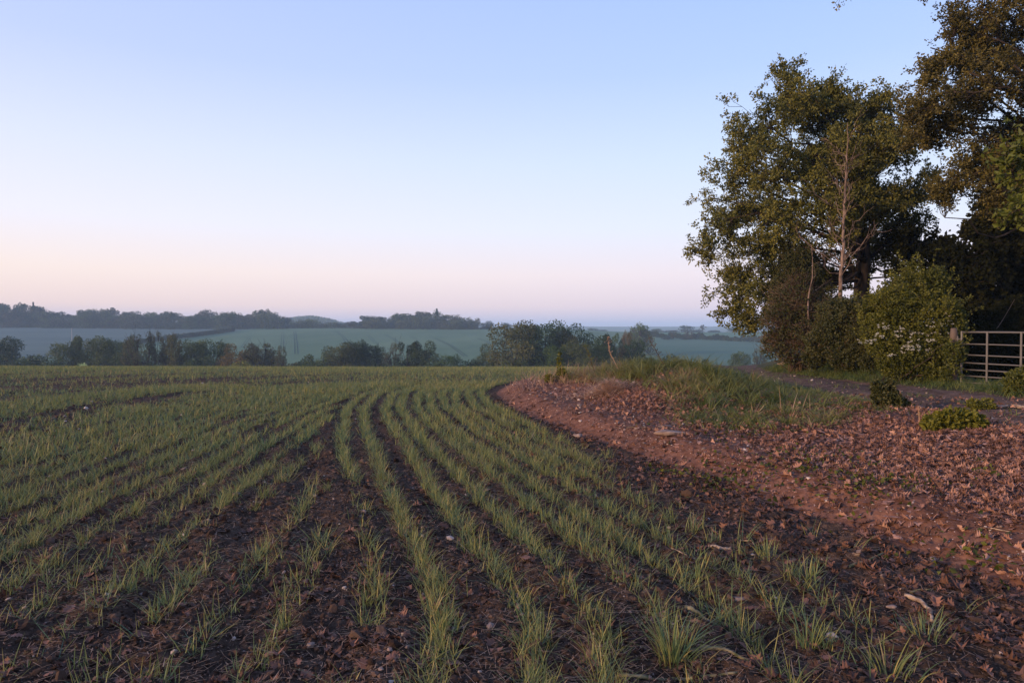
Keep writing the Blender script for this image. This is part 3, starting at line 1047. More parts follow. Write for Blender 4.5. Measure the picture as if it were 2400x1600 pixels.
# ------------------------------------------------------------------ trees: near ones, limb by limb
def curve(p0, p1, n, bow, seed_amp, up=0.0):
    t = np.linspace(0, 1, n)[:, None]
    p0, p1 = np.asarray(p0, float), np.asarray(p1, float)
    L = np.linalg.norm(p1 - p0)
    c = np.zeros((n, 3))
    off = rng.normal(0, 1, 3) * bow * L
    off[2] += up * L
    c = p0 + (p1 - p0) * t + off * (4 * t * (1 - t)) * 0.5
    j = rng.normal(0, seed_amp * L / n, (n, 3))
    j[0] = 0
    return c + np.cumsum(j, 0) * (1 - 0.3 * t)


def near_tree(name, label, cat, base, top, tr, blobs, bark, leaf, n2=12, n3=6, ncl=2, k=6, cl=0.13, ls=0.085, lw=0.6, limb_r=0.10,
              group=None, hang=0.0, leafless=False, trunk_tag=None, sides=7, fill=1.0, attach=(0.35, 0.95), extra=()):
    root = empty(name, tuple(base), label, cat, group)
    wood = Acc()
    base, top = np.asarray(base, float), np.asarray(top, float)
    TP = curve(base - np.array([0, 0, 0.3]), top, 14, 0.03, 0.12)
    TR = tr * (1 - 0.72 * np.linspace(0, 1, 14) ** 1.1)
    TR[0] *= 1.5
    TR[1] *= 1.12
    wood.tube(TP, TR, 12, 0.5)
    cps, cds = [], []
    H = top[2] - base[2]
    for (bx, by, bz, br) in blobs:
        c = np.array([bx, by, bz])
        f = np.clip((bz - br * 0.6 - base[2]) / H * 0.8, *attach)
        i = f * 13
        st = TP[int(i)] + (TP[min(int(i) + 1, 13)] - TP[int(i)]) * (i - int(i))
        r0 = min(limb_r * (0.15 + 0.6 * min(br, 1.6)), TR[int(i)] * 0.8)
        LP = curve(st, c, 9, 0.10, 0.35, 0.06)
        wood.tube(LP, np.linspace(r0, r0 * 0.3, 9), 6)
        m2 = max(6, int(n2 * br ** 1.6))
        for q in range(m2):
            u = rng.uniform(0.4, 1.0)
            s = LP[int(u * 8)]
            while np.linalg.norm(s - c) > 1.6 * br + 0.3 and u < 1:
                u = min(1, u + 0.1)
                s = LP[int(u * 8)]
            d = unit(1)[0]
            e = c + d * br * rng.uniform(0.45, 1.0) * np.array([1, 1, 0.92])
            BP = curve(s, e, 6, 0.12, 0.35, 0.05)
            r1 = max(0.012, r0 * 0.30 * (1 - 0.4 * u))
            wood.tube(BP, np.linspace(r1, 0.007, 6), 4, cap=False)
            for w in range(n3):
                p = BP[rng.integers(2, 6)]
                dd = (e - s) / (np.linalg.norm(e - s) + 1e-6) * 0.7 + unit(1)[0] * 0.9
                dd[2] += 0.15 - hang * 0.7
                tl = rng.uniform(0.25, 0.75) * min(1, 0.45 + 0.4 * br)
                tip = p + dd / np.linalg.norm(dd) * tl
                mid_ = (p + tip) / 2 + rng.normal(0, 0.05, 3)
                wood.tube([p, mid_, tip], [0.008, 0.006, 0.004], 3, cap=False)
                for z in range(ncl):
                    tt = 1 - z / max(ncl, 1) * rng.uniform(0.4, 0.9)
                    cps.append(p + (tip - p) * tt)
                    cds.append(dd)
    for pts, Ye in extra:
        Q = np.array([at(u, v, Ye) for u, v in pts])
        t = np.linspace(0, len(Q) - 1, 24)
        Q = np.stack([np.interp(t, range(len(Q)), Q[:, i]) for i in range(3)], 1)
        Q = np.stack([np.convolve(np.pad(Q[:, i], 2, mode='edge'), np.ones(5) / 5, 'valid') for i in range(3)], 1)
        wood.tube(Q, np.linspace(0.06, 0.008, 24), 6)
        for j in range(4, 24):
            for _ in range(3):
                tip = Q[j] + unit(1)[0] * 0.3 + np.array([0, 0, 0.06])
                wood.tube([Q[j], tip], [0.007, 0.004], 3, cap=False)
                cps.append(tip)
                cds.append(tip - Q[j])
    wood.build('trunk', bark, root, True, off=base)
    if not leafless:
        P = np.array(cps)
        D0 = np.array(cds)
        ii = np.repeat(np.arange(len(P)), k)
        n = len(ii)
        D = unit(n) + 0.5 * D0[ii] / (np.linalg.norm(D0[ii], axis=1, keepdims=True))
        D[:, 2] -= hang * 0.6
        crown = Acc()
        PP = P[ii] + unit(n) * cl * rng.uniform(0, 1, n)[:, None] ** 0.7
        h = 0.5 + 0.55 * (noise3(P, 1.3, 9)[ii] - 0.5) + rng.normal(0, 0.18, n)
        cards(PP, D, rng.uniform(0.7, 1.25, n) * ls, rng.uniform(0.7, 1.2, n) * ls * lw, np.clip(h, 0, 1), crown)
        crown.build('crown', leaf, root, off=base)
        print(name, 'leaves', n)
    return root


def B(u, v, Y, r):
    """a lobe of a crown seen at (u, v), r in view pixels"""
    p = at(u, v, Y)
    return (p[0], p[1], p[2], r * 0.43537 / F * Y)


def gpt(x, y):
    return np.array([x, y, T1(x, y)])


# the broad oak behind the hedge
YO = 27.0
ob = at(1972, 700, YO)
oak_blobs = []
for (u, v, r, dy) in ((1800, 215, 62, 0), (1735, 285, 68, -1), (1870, 255, 70, 1), (1940, 240, 60, 0), (2010, 270, 62, 1), (1690, 380, 62, 0),
                      (1780, 370, 80, -2), (1870, 360, 75, 2), (1965, 350, 80, -2), (2050, 330, 70, 0), (1662, 470, 60, 0), (1745, 480, 85, 2),
                      (1840, 470, 80, -2.5), (2060, 430, 75, -1), (2110, 500, 48, 0), (1650, 548, 46, -1), (1720, 580, 75, -1), (1810, 580, 80, 1.5),
                      (2040, 540, 55, 1), (2085, 590, 40, 0), (1690, 655, 52, 0), (1670, 710, 42, -0.5), (1760, 680, 70, -1.5),
                      (1850, 660, 62, 1), (1945, 560, 60, 2.5), (1985, 450, 55, 2), (1920, 650, 40, 3), (1815, 160, 34, 0), (1715, 740, 34, -1),
                      (1850, 228, 52, -1), (1900, 222, 45, 1), (1990, 240, 45, 0), (1622, 575, 30, 0), (1880, 730, 50, -1), (1800, 745, 55, -1), (2000, 330, 70, -2), (2080, 300, 50, 1), (1910, 420, 80, -2), (2020, 480, 80, -2), (1930, 500, 60, -3),
                      (1990, 600, 55, 1), (2070, 640, 45, 1), (1900, 330, 60, 3), (1700, 330, 50, 2), (1780, 640, 60, 2), (2120, 440, 45, 1)):
    oak_blobs.append(B(u, v, YO + dy, r))
near_tree('oak_tree', 'broad spreading oak with golden green leaves behind the scrub at the track', 'tree',
          gpt(ob[0], YO), at(1935, 300, YO + 0.5), 0.36, oak_blobs, M['bark'], M['oak'], n2=14, n3=8, ncl=3, k=9, cl=0.17, ls=0.115, limb_r=0.085)

# tall bronze-leaved tree filling the top right corner
YB = 20.0
bb = []
for (u, v, r, dy) in ((2160, 135, 42, 0), (2095, 245, 38, 0), (2145, 305, 52, 0.5), (2185, 440, 36, 0), (2120, 190, 42, 0), (2165, 160, 45, 1), (2150, 240, 50, -1), (2210, 250, 60, 0), (2230, 30, 60, 0), (2290, 90, 80, 1), (2250, 170, 65, -1),
                      (2340, 30, 90, 0), (2340, 190, 90, -1), (2230, 340, 70, 0), (2300, 300, 80, 1), (2190, 400, 52, 0), (2270, 400, 65, 0),
                      (2350, 400, 90, -1), (2120, 330, 45, 1), (2430, 120, 110, 0), (2450, 320, 110, 0), (2420, -60, 110, 0), (2560, 60, 120, 1),
                      (2580, 260, 120, 0), (2520, -200, 120, 0), (2330, -90, 70, 0), (2190, 60, 30, 0), (2640, -60, 110, 1),
                      (2300, 460, 50, 0), (2230, 100, 50, 0)):
    bb.append(B(u, v, YB + dy, r))
near_tree('tall_oak_tree', 'tall oak with bronze brown leaves filling the top right corner', 'tree',
          gpt(18.6, YB + 1), at(2560, -40, YB + 1), 0.42, bb, M['bark'], M['bronze'], n2=19, n3=8, ncl=3, k=8, cl=0.15, ls=0.095, limb_r=0.11,
          extra=[([(2480, 20), (2330, -110), (2200, -100), (2060, -80), (1975, -35), (1925, -6)], YB), ([(2200, -100), (2150, -50), (2118, -8)], YB)])
# twigs of it that reach in over the top edge
# sycamore behind the gate, its shade painted into near-black leaves
YC = 25.0
cb = []
for (u, v, r, dy) in ((2110, 590, 45, 0), (2165, 590, 45, 1), (2275, 545, 45, 0), (2250, 515, 30, 0), (2300, 490, 55, 1), (2340, 440, 50, 1), (2300, 540, 80, 0), (2230, 610, 75, -1), (2150, 650, 55, 0), (2300, 660, 90, 1),
                      (2210, 700, 70, 0), (2380, 600, 90, 0), (2400, 720, 90, 0), (2300, 760, 70, 1), (2350, 470, 70, 0), (2450, 480, 100, 1),
                      (2500, 640, 110, 0), (2330, 380, 60, 2), (2060, 560, 30, 0)):
    cb.append(B(u, v, YC + dy, r))
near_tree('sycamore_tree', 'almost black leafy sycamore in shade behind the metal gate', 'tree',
          gpt(20.6, YC + 1), at(2420, 430, YC + 1), 0.35, cb, M['bark'], M['shadeleaf'], n2=17, n3=7, ncl=3, k=8, cl=0.2, ls=0.15, lw=0.85, limb_r=0.09)
# nearer branch with large bright leaves at the right edge
YD = 12.5
db = [B(u, v, YD + dy, r) for (u, v, r, dy) in ((2345, 400, 42, 0), (2370, 330, 50, 0), (2340, 460, 30, 0), (2400, 420, 60, 0.4), (2330, 350, 26, 0), (2420, 300, 70, 0), (2470, 380, 80, 0), (2440, 480, 55, 0))]
near_tree('chestnut_tree', 'small tree with large bright yellow green leaves at the right edge', 'tree',
          gpt(11.6, YD), at(2500, 330, YD), 0.09, db, M['bark'], M['brightleaf'], n2=20, n3=5, ncl=2, k=4, cl=0.09, ls=0.12, lw=0.7, limb_r=0.03, hang=0.6, attach=(0.5, 0.95))

# small leafless tree with a pale pinkish trunk
def bare_tree():
    Y = 22.5
    b0 = at(1931, 700, Y)
    base = gpt(b0[0], Y)
    root = empty('bare_tree', tuple(base), 'slender leafless tree with a pale pinkish trunk in front of the oak', 'tree')
    a = Acc()
    pts = [base - np.array([0, 0, .2]), at(1930, 760, Y), at(1931, 650, Y), at(1934, 600, Y), at(1938, 520, Y), at(1940, 450, Y), at(1944, 380, Y), at(1948, 320, Y), at(1946, 280, Y)]
    P = np.array(pts)
    t = np.linspace(0, len(P) - 1, 40)
    P = np.stack([np.interp(t, range(len(P)), P[:, i]) for i in range(3)], 1) + rng.normal(0, 0.012, (40, 3))
    R = np.linspace(0.08, 0.007, 40) ** 1.0
    a.tube(P, R, 10)
    for i in range(11, 38):
        for s in range(2 if i < 32 else 1):
            if rng.uniform() < 0.45:
                continue
            h = (40 - i) / 33
            d = unit(1)[0]
            d[2] = abs(d[2]) * 0.6 + 0.75
            d[:2] *= 1.2
            d /= np.linalg.norm(d)
            L = rng.uniform(0.8, 2.2) * (0.25 + 0.75 * h)
            e = P[i] + d * L
            BP = curve(P[i], e, 8, 0.07, 0.5, -0.08)
            r0 = min(0.016, R[i] * 0.4)
            a.tube(BP, np.linspace(r0, 0.006, 8), 5, cap=False)
            for q in range(7):
                p = BP[rng.integers(2, 8)]
                dd = d * 0.8 + unit(1)[0] * 0.8
                dd[2] += 0.2
                e2 = p + dd / np.linalg.norm(dd) * rng.uniform(0.2, 0.7) * (0.4 + h * 0.6)
                CP = curve(p, e2, 4, 0.1, 0.4)
                a.tube(CP, np.linspace(0.009, 0.004, 4), 3, cap=False)
    a.build('trunk', M['palebark'], root, True, off=base)
    # a second thin pole-like stem beside it
    c = Acc()
    q = at(1862, 690, Y)
    b2 = gpt(q[0], Y)
    r2 = empty('dead_sapling', tuple(b2), 'thin dead sapling stem left of the leafless pale tree', 'sapling')
    P = curve(b2, at(1858, 560, Y), 12, 0.03, 0.15)
    c.tube(P, np.linspace(0.045, 0.008, 12), 7)
    for i in range(3, 12):
        e = P[i] + (unit(1)[0] * np.array([1, 1, .5]) + np.array([0, 0, .5])) * rng.uniform(0.3, 0.9)
        c.tube(curve(P[i], e, 5, 0.1, 0.3), np.linspace(0.014, 0.004, 5), 3, cap=False)
    c.build('stem', M['palebark'], r2, True, off=b2)


bare_tree()


# ------------------------------------------------------------------ bushes of the hedge by the track
def bush(name, label, cat, base, blobs, leaf, n, ls, wood=None, lw=0.7, stems=10, cluster=0.06, k=4, gaps=0.42, twiggy=0, flowers=None, group=None, up=0.3, shoots=0):
    """blobs in world metres; leaves gathered in clusters near the surface of the lobes, on stems from the base"""
    root = empty(name, tuple(base), label, cat, group)
    base = np.asarray(base, float)
    Bq = np.array(blobs)
    wgt = Bq[:, 3] ** 2
    wh = rng.choice(len(Bq), n // k, p=wgt / wgt.sum())
    d = unit(len(wh))
    rr = Bq[wh, 3] * (0.45 + 0.6 * rng.uniform(0, 1, len(wh)) ** 0.6)
    P = Bq[wh, :3] + d * rr[:, None]
    P[:, 2] = np.maximum(P[:, 2], terrain(P[:, 0], P[:, 1]) + 0.03)
    keep = noise3(P, 0.33, 3) > gaps - 0.25 * rng.uniform(0, 1, len(P))
    P, d = P[keep], d[keep]
    ii = np.repeat(np.arange(len(P)), k)
    m_ = len(ii)
    D = unit(m_) + 0.6 * d[ii]
    D[:, 2] += up
    a = Acc()
    h = 0.5 + 0.6 * (noise3(P, 0.6, 19)[ii] - 0.5) + rng.normal(0, 0.18, m_)
    cards(P[ii] + unit(m_) * cluster, D, rng.uniform(0.7, 1.3, m_) * ls, rng.uniform(0.7, 1.3, m_) * ls * lw, np.clip(h, 0, 1), a)
    w = Acc()
    sz = float(Bq[:, 3].max())
    for q in (rng.choice(len(Bq), shoots, p=wgt / wgt.sum()) if shoots else ()):
        dd = unit(1)[0]
        dd[2] = abs(dd[2])
        c = Bq[q, :3] + dd * Bq[q, 3] * 0.9
        dd = dd + np.array([0, 0, 0.7]) + unit(1)[0] * 0.4
        dd /= np.linalg.norm(dd)
        Ls = rng.uniform(0.15, 0.55)
        SP = curve(c, c + dd * Ls, 5, 0.12, 0.3)
        w.tube(SP, [0.006, 0.005, 0.004, 0.003, 0.002], 3, cap=False, r=rng.uniform())
        m2 = int(26 * Ls / 0.3)
        PQ = SP[rng.integers(0, 5, m2)] + unit(m2) * 0.03
        cards(PQ, unit(m2) + dd * 0.5, rng.uniform(0.6, 1.1, m2) * ls, rng.uniform(0.6, 1.1, m2) * ls * lw, rng.uniform(0.3, 1, m2), a)
    a.build('foliage', leaf, root, off=base)
    for _ in range(stems):
        bl = Bq[rng.choice(len(Bq), p=wgt / wgt.sum())]
        e = bl[:3] + unit(1)[0] * bl[3] * rng.uniform(0.5, 1.05)
        s = np.array([base[0] + rng.normal(0, min(0.25, sz * 0.3)), base[1] + rng.normal(0, min(0.25, sz * 0.3)), 0])
        s[2] = T1(s[0], s[1]) - 0.05
        Pc = curve(s, e, 8, 0.12, 0.35, 0.05)
        w.tube(Pc, np.linspace(min(0.03, 0.03 * sz), min(0.006, 0.012 * sz), 8), 5, cap=False, r=rng.uniform())
    if twiggy:
        wt = rng.choice(len(Bq), twiggy, p=wgt / wgt.sum())
        for q in wt:
            c = Bq[q, :3] + unit(1)[0] * Bq[q, 3] * rng.uniform(0.2, 0.95)
            dd = unit(1)[0]
            dd[2] = dd[2] * 0.7 + 0.25
            e = c + dd * rng.uniform(0.15, 0.6)
            if e[2] < T1(e[0], e[1]):
                continue
            w.tube(curve(c, e, 4, 0.15, 0.4), [0.006, 0.005, 0.004, 0.002], 3, cap=False, r=rng.uniform())
    w.build('stems', wood or M['scrub'], root, off=base)
    if flowers:
        a = Acc()
        for (u, v, s_, cnt) in flowers:
            Y0 = base[1] - 0.9
            c0 = at(u, v, Y0)
            sp = [c0 + rng.normal(0, s_ * 1.25, 3) * np.array([1, 0.5, 0.6]) for _ in range(max(2, cnt // 5))]
            for _ in range(cnt):
                c = sp[rng.integers(0, len(sp))] + rng.normal(0, 0.055, 3) * np.array([1.3, 1, 0.6])
                q = 10
                cards(np.repeat(c[None], q, 0) + unit(q) * 0.022 * np.array([1, 1, 0.6]), unit(q) + np.array([0, -0.3, 0.6]), np.full(q, 0.02), np.full(q, 0.02),
                      rng.uniform(0, 1, q), a)
        a.build('blossoms', M['blossom'], root, off=base)
    return root


def WB(u, v, Y, r):
    return B(u, v, Y, r)


bush('hawthorn_bush', 'leafy green hawthorn bush with white blossom left of the metal gate', 'bush', gpt(8.9 + 1.05, 17.3),
     [WB(*q) for q in ((2130, 660, 17.3, 42), (2090, 665, 17.6, 36), (2060, 710, 17.2, 50), (2140, 730, 17.0, 60), (2040, 770, 17.4, 52), (2110, 800, 17.0, 60),
                       (2170, 800, 16.6, 40), (2020, 730, 17.8, 40), (2060, 830, 17.2, 38), (2150, 845, 16.6, 32), (2100, 622, 17.5, 18), (2150, 632, 17.3, 18), (2180, 740, 17, 32), (2188, 810, 15.9, 22), (2190, 860, 15.8, 22), (2030, 690, 17.6, 24), (2010, 700, 18, 22))],
     M['thorn'], 60000, 0.065, stems=22, shoots=260, wood=M['bark'], flowers=((2080, 775, 0.24, 36), (2030, 762, 0.18, 20), (2140, 782, 0.24, 26), (2100, 800, 0.2, 24), (1995, 790, 0.14, 14), (2060, 805, 0.16, 20), (2165, 745, 0.14, 8), (2170, 845, 0.14, 7), (2185, 725, 0.08, 5)))
bush('brown_scrub', 'tangled brown leafless scrub at the left end of the hedge', 'bush', gpt(9.7, 23.0),
     [WB(*q) for q in ((1790, 740, 23, 42), (1785, 790, 23, 36), (1830, 700, 23, 45), (1850, 770, 22.6, 45), (1880, 720, 23, 40), (1800, 690, 23.4, 30), (1830, 660, 23.5, 28), (1880, 800, 22.4, 35), (1812, 815, 22.6, 22))],
     M['hedge'], 14000, 0.075, wood=M['scrub'], stems=60, twiggy=5200, gaps=0.5)
bush('ivy_bush', 'ivy covered stump and dark leaves rising behind the brown scrub', 'bush', gpt(10.6, 24.2),
     [WB(*q) for q in ((1830, 600, 24.2, 30), (1825, 650, 24.2, 38), (1850, 640, 24.2, 36), (1850, 700, 24, 45), (1800, 660, 24.2, 30))],
     M['hedge'], 20000, 0.07, shoots=80, stems=14, twiggy=400, gaps=0.42)
bush('green_hedge_bush', 'dark green bush between the brown scrub and the white blossom', 'bush', gpt(10.2, 20.5),
     [WB(*q) for q in ((1930, 770, 20.5, 50), (1960, 730, 20.6, 45), (1900, 790, 20.6, 42), (1980, 790, 20, 45), (1920, 730, 21, 40), (1940, 820, 20, 30), (2000, 740, 20, 38), (2005, 830, 19.4, 25), (1870, 820, 21, 24))],
     M['hedge'], 44000, 0.075, shoots=160, stems=26, twiggy=900, gaps=0.42)
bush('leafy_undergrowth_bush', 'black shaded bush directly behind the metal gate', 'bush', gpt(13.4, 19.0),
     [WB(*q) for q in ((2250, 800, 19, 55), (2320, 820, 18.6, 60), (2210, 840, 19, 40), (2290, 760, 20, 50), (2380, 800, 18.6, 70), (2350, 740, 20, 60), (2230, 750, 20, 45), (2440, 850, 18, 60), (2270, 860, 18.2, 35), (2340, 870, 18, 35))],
     M['shadeleaf'], 42000, 0.09, stems=18, gaps=0.35)  # undergrowth shade painted in through the near-black leaf colour
bush('elder_bush', 'low bright green bush at the foot of the gate by the right edge', 'bush', gpt(10.6, 13.3),
     [WB(*q) for q in ((2335, 875, 13.3, 20), (2355, 865, 13.4, 24), (2330, 895, 13.2, 16), (2390, 885, 13.4, 34))],
     M['thorn'], 5200, 0.055, stems=8, gaps=0.3)

# low single plants in the open
p = hit(2030, 935)
bush('thistle_plant', 'small dark upright weed where the leaf litter meets the track', 'plant', p,
     [(p[0] - .03, p[1], p[2] + .12, .14), (p[0] + .14, p[1], p[2] + .1, .15), (p[0] - .08, p[1], p[2] + .28, .1), (p[0] + .1, p[1], p[2] + .36, .07), (p[0] + .3, p[1], p[2] + .03, .1), (p[0] - .14, p[1], p[2] + .38, .05)],
     M['hedge'], 2600, 0.05, stems=10, gaps=0.2, cluster=0.02)
p = hit(2182, 985)
bush('bright_herb', 'low bright yellow green herb growing out of the dead leaves', 'plant', p,
     [(p[0] - .16, p[1], p[2] + .07, .14), (p[0] + .02, p[1], p[2] + .1, .16), (p[0] + .2, p[1], p[2] + .07, .15), (p[0] + .34, p[1] + .05, p[2] + .05, .13), (p[0] - .27, p[1] - .05, p[2] + .04, .1)],
     M['yellowleaf'], 2600, 0.055, stems=8, gaps=0.15, cluster=0.02, lw=0.8)
p = hit(1290, 872, 1.5, 40)
bush('yellow_seedling', 'upright yellow green seedling at the left end of the mound', 'plant', p,
     [(p[0], p[1], p[2] + .12, .13), (p[0] - .04, p[1], p[2] + .32, .07), (p[0] - .06, p[1], p[2] + .5, .04), (p[0] - .07, p[1], p[2] + .62, .03), (p[0] - .3, p[1], p[2] + .02, .1), (p[0] + .2, p[1], p[2] + .05, .1)],
     M['yellowleaf'], 1000, 0.06, stems=6, gaps=0.15, cluster=0.02)
p = hit(2252, 938)
bush('track_weed', 'little green weed on the far side of the track near the fallen branch', 'plant', p,
     [(p[0] - .1, p[1], p[2] + .04, .1), (p[0] + .1, p[1], p[2] + .03, .12)], M['thorn'], 700, 0.045, stems=3, gaps=0.15, cluster=0.02)


def stalk(name, label, u, v, Y, utop, vtop, mat, heads=6, leafm=None):
    e = at(utop, vtop, Y)
    b0 = at(u, v, Y)
    base = gpt(b0[0], Y)
    root = empty(name, tuple(base), label, 'dead stalk')
    a = Acc()
    P = curve(base - np.array([0, 0, .05]), e, 9, 0.05, 0.15)
    a.tube(P, np.linspace(0.011, 0.004, 9), 5)
    a.build('stem', mat, root, off=base)
    c = Acc()
    for i in range(4, 9):
        for _ in range(heads):
            q = P[i] + unit(1)[0] * 0.02
            d = unit(1)[0] + np.array([0, 0, .6])
            tip = q + d / np.linalg.norm(d) * rng.uniform(.03, .1)
            c.tube([q, tip], [0.003, 0.002], 3, cap=False)
            n = 3
            cards(np.repeat(tip[None], n, 0), unit(n), np.full(n, .022), np.full(n, .016), rng.uniform(0, 1, n), c)
    c.build('seed_head', leafm or M['scrub'], root, off=base)


stalk('dead_dock_stalk', 'leaning brown stalk standing in the tall grass near the mound top', 1530, 850, 14.5, 1494, 772, M['scrub'])
stalk('dead_hogweed_stalk', 'thick pinkish dry stalk on the left part of the mound', 1426, 850, 15, 1398, 778, M['straw'], 4, M['straw'])
stalk('seeding_weed', 'yellow flowered weed stalk on the left of the mound', 1372, 850, 15.5, 1346, 800, M['scrub'], 7, M['yellowleaf'])
stalk('low_dead_stalk', 'short dark twiggy stalk on the track edge behind the mound', 1810, 895, 14.2, 1800, 868, M['scrub'], 1)
for u in (2108, 2114, 2121):
    pass
stalk('pale_grass_stem', 'pale dry stem standing by the bright yellow green herb', 2112, 975, 8.9, 2108, 930, M['straw'], 1, M['straw'])


# pile of straw below the mound
def straw_heap():
    p = hit(1395, 905)
    root = None
    n = 1500
    ang, rr = rng.uniform(0, 6.28, n), np.abs(rng.normal(0, 0.34, n))
    x, y = p[0] + rr * np.cos(ang) * 1.25, p[1] + rr * np.sin(ang) * 0.7
    z = terrain(x, y) + rng.uniform(0, 1, n) * 0.26 * np.exp(-(rr / 0.4) ** 2)
    V, t3, t4, r_ = blades(np.stack([x - p[0], y - p[1], z - p[2]], 1), rng.uniform(0, 6.28, n), rng.uniform(0.1, 0.34, n), rng.uniform(0.005, 0.012, n), rng.uniform(0.4, 0.95, n),
                          rng.uniform(0.2, 0.9, n), 3, rng.uniform(0.2, 1, n), upz=0.55)
    a = Acc()
    a.add(V, t3, t4, r_)
    o = a.build('straw_heap', M['straw'])
    o.location = p
    tag(o, 'heap of pale dry grass on the earth below the left of the mound', 'straw heap')


straw_heap()


# ------------------------------------------------------------------ gate
def gate():
    p0 = np.array([10.47, 15.9])
    d = np.array([0.33, -0.944])
    d /= np.linalg.norm(d)
    zg = CAMZ - 1.27
    L = 3.6
    root = empty('metal_gate', (p0[0], p0[1], zg), 'grey galvanised metal field gate with seven horizontal bars', 'gate')
    off = np.array([p0[0], p0[1], zg])
    hs = [1.16, 0.885, 0.635, 0.455, 0.30, 0.155, 0.0]
    for i, h in enumerate(hs):
        a = Acc()
        r = 0.022 if i in (0,) else 0.0155
        P = [[p0[0] + d[0] * t, p0[1] + d[1] * t, zg + h + 0.004 * math.sin(t * 2 + i)] for t in np.linspace(0, L, 9)]
        a.tube(P, [r] * 9, 10)
        a.build('rail', M['steel'], root, True, off=off)
    for t in (0.0, 0.62, 1.36, 2.1, 2.85, L):
        a = Acc()
        r = 0.024 if t in (0.0, L) else 0.019
        x, y = p0 + d * t
        if t in (0.0, L):
            a.tube([[x, y, zg - 0.02], [x, y, zg + 0.6], [x, y, zg + 1.185]], [r] * 3, 10)
        else:      # flat strap upright clamped to the face of the rails
            nx, ny = -d[1] * -0.024, d[0] * -0.024
            w = 0.021
            V = []
            for (sx, q) in ((-w, 0), (w, 0), (w, 0.008), (-w, 0.008)):
                for z in (zg - 0.02, zg + 1.18):
                    V.append([x + d[0] * sx + nx * (1 + q * 40), y + d[1] * sx + ny * (1 + q * 40), z])
            a.add(V, None, [[0, 2, 3, 1], [2, 4, 5, 3], [4, 6, 7, 5], [6, 0, 1, 7], [0, 6, 4, 2], [1, 3, 5, 7]])
        a.build('upright', M['steel'], root, off=off)
    for z in (0.2, 1.0):
        a = Acc()
        a.tube([[p0[0], p0[1], zg + z], [p0[0] - d[0] * .14, p0[1] - d[1] * .14, zg + z]], [0.014, 0.014], 8)
        a.tube([[p0[0] - d[0] * .1, p0[1] - d[1] * .1, zg + z - 0.05], [p0[0] - d[0] * .1, p0[1] - d[1] * .1, zg + z + 0.07]], [0.017, 0.017], 8)
        a.build('hinge', M['steel'], root, off=off)
    x, y = p0 - d * 0.2
    b = gpt(x, y)
    a = Acc()
    t = np.linspace(0, 1, 12)
    P = np.stack([x + 0.01 * np.sin(t * 9), y + 0.01 * np.cos(t * 7), b[2] - 0.3 + t * 1.62], 1)
    R = np.full(12, 0.082) + 0.006 * np.sin(t * 21)
    R[-1] = 0.06
    a.tube(P, R, 14)
    o = a.build('gate_post', M['post'], None, True, off=b)
    o.location = b
    tag(o, 'old dark wooden post carrying the hinges of the metal gate', 'gate post')


gate()


# ------------------------------------------------------------------ fallen sticks and stones
def stick(name, label, cat, pts, r, mat, lift=0.3, forks=0):
    P = np.array([hit(u, v) for (u, v) in pts])
    n = max(14, len(P) * 5)
    t = np.linspace(0, len(P) - 1, n)
    Q = np.stack([np.interp(t, range(len(P)), P[:, i]) for i in range(3)], 1)
    Q += np.cumsum(rng.normal(0, r * 0.22, (n, 3)), 0) * np.array([1, 1, 0])
    Q[:, 2] = terrain(Q[:, 0], Q[:, 1], True) + r * 0.75
    Q[:, 2] = np.convolve(np.pad(Q[:, 2], 2, mode='edge'), np.ones(5) / 5, 'valid') + r * 0.2
    R = r * np.linspace(1.0, 0.55, n) * (1 + 0.13 * np.sin(np.arange(n) * 1.7 + len(label)) + rng.normal(0, 0.06, n))
    a = Acc()
    a.tube(Q, R, 9)
    for _ in range(forks):
        i = rng.integers(3, n - 3)
        dd = unit(1)[0] * np.array([1, 1, 0.3])
        a.tube(curve(Q[i], Q[i] + dd * r * 7, 4, 0.1, 0.3), [R[i] * .6, R[i] * .5, R[i] * .4, R[i] * .25], 5)
    b = Q[0].copy()
    o = a.build(name, mat, None, True, off=b)
    o.location = b
    tag(o, label, cat)


stick('fallen_stick', 'thick mossy stick lying on the soil at the lower right of the wheat', 'stick', [(1575, 1396), (1612, 1410), (1648, 1430)], 0.016, M['stick'])
stick('lichen_branch', 'lichen covered crooked branch beside the big wheat clump', 'branch', [(1582, 1506), (1625, 1502), (1660, 1512), (1699, 1528)], 0.011, M['stick'], forks=2)
stick('pale_branch', 'pale branch arching along the bottom edge of the picture', 'branch', [(1420, 1562), (1500, 1566), (1545, 1553), (1590, 1564), (1700, 1568)], 0.009, M['stick'])
stick('wood_chip', 'broken chip of pale wood on the soil among thin wheat', 'stick', [(1631, 1254), (1655, 1262), (1682, 1264)], 0.016, M['palewood'])
stick('curved_twig', 'thin curved pale twig just above the chip of pale wood', 'twig', [(1698, 1238), (1728, 1240), (1744, 1262)], 0.005, M['palewood'])
stick('leaning_stick', 'long thin stick lying across the bare earth edge', 'stick', [(1950, 1305), (1995, 1290), (2058, 1258)], 0.010, M['stick'], forks=2)
stick('mossy_twig', 'thin mossy twig among the dark leaves below the bank', 'twig', [(2090, 1366), (2125, 1360), (2170, 1352)], 0.007, M['stick'], forks=1)
stick('rotten_branch', 'thick rotten pale branch half under leaves at the lower right', 'branch', [(2080, 1376), (2115, 1390), (2135, 1410), (2142, 1430)], 0.014, M['palewood'])
stick('bank_twig', 'long reddish twig lying on the earth bank', 'twig', [(1435, 1056), (1460, 1047), (1480, 1056)], 0.007, M['scrub'])
stick('dark_twig', 'dark twig on the earth bank below the long grass', 'twig', [(1440, 984), (1470, 983), (1510, 984)], 0.012, M['scrub'])
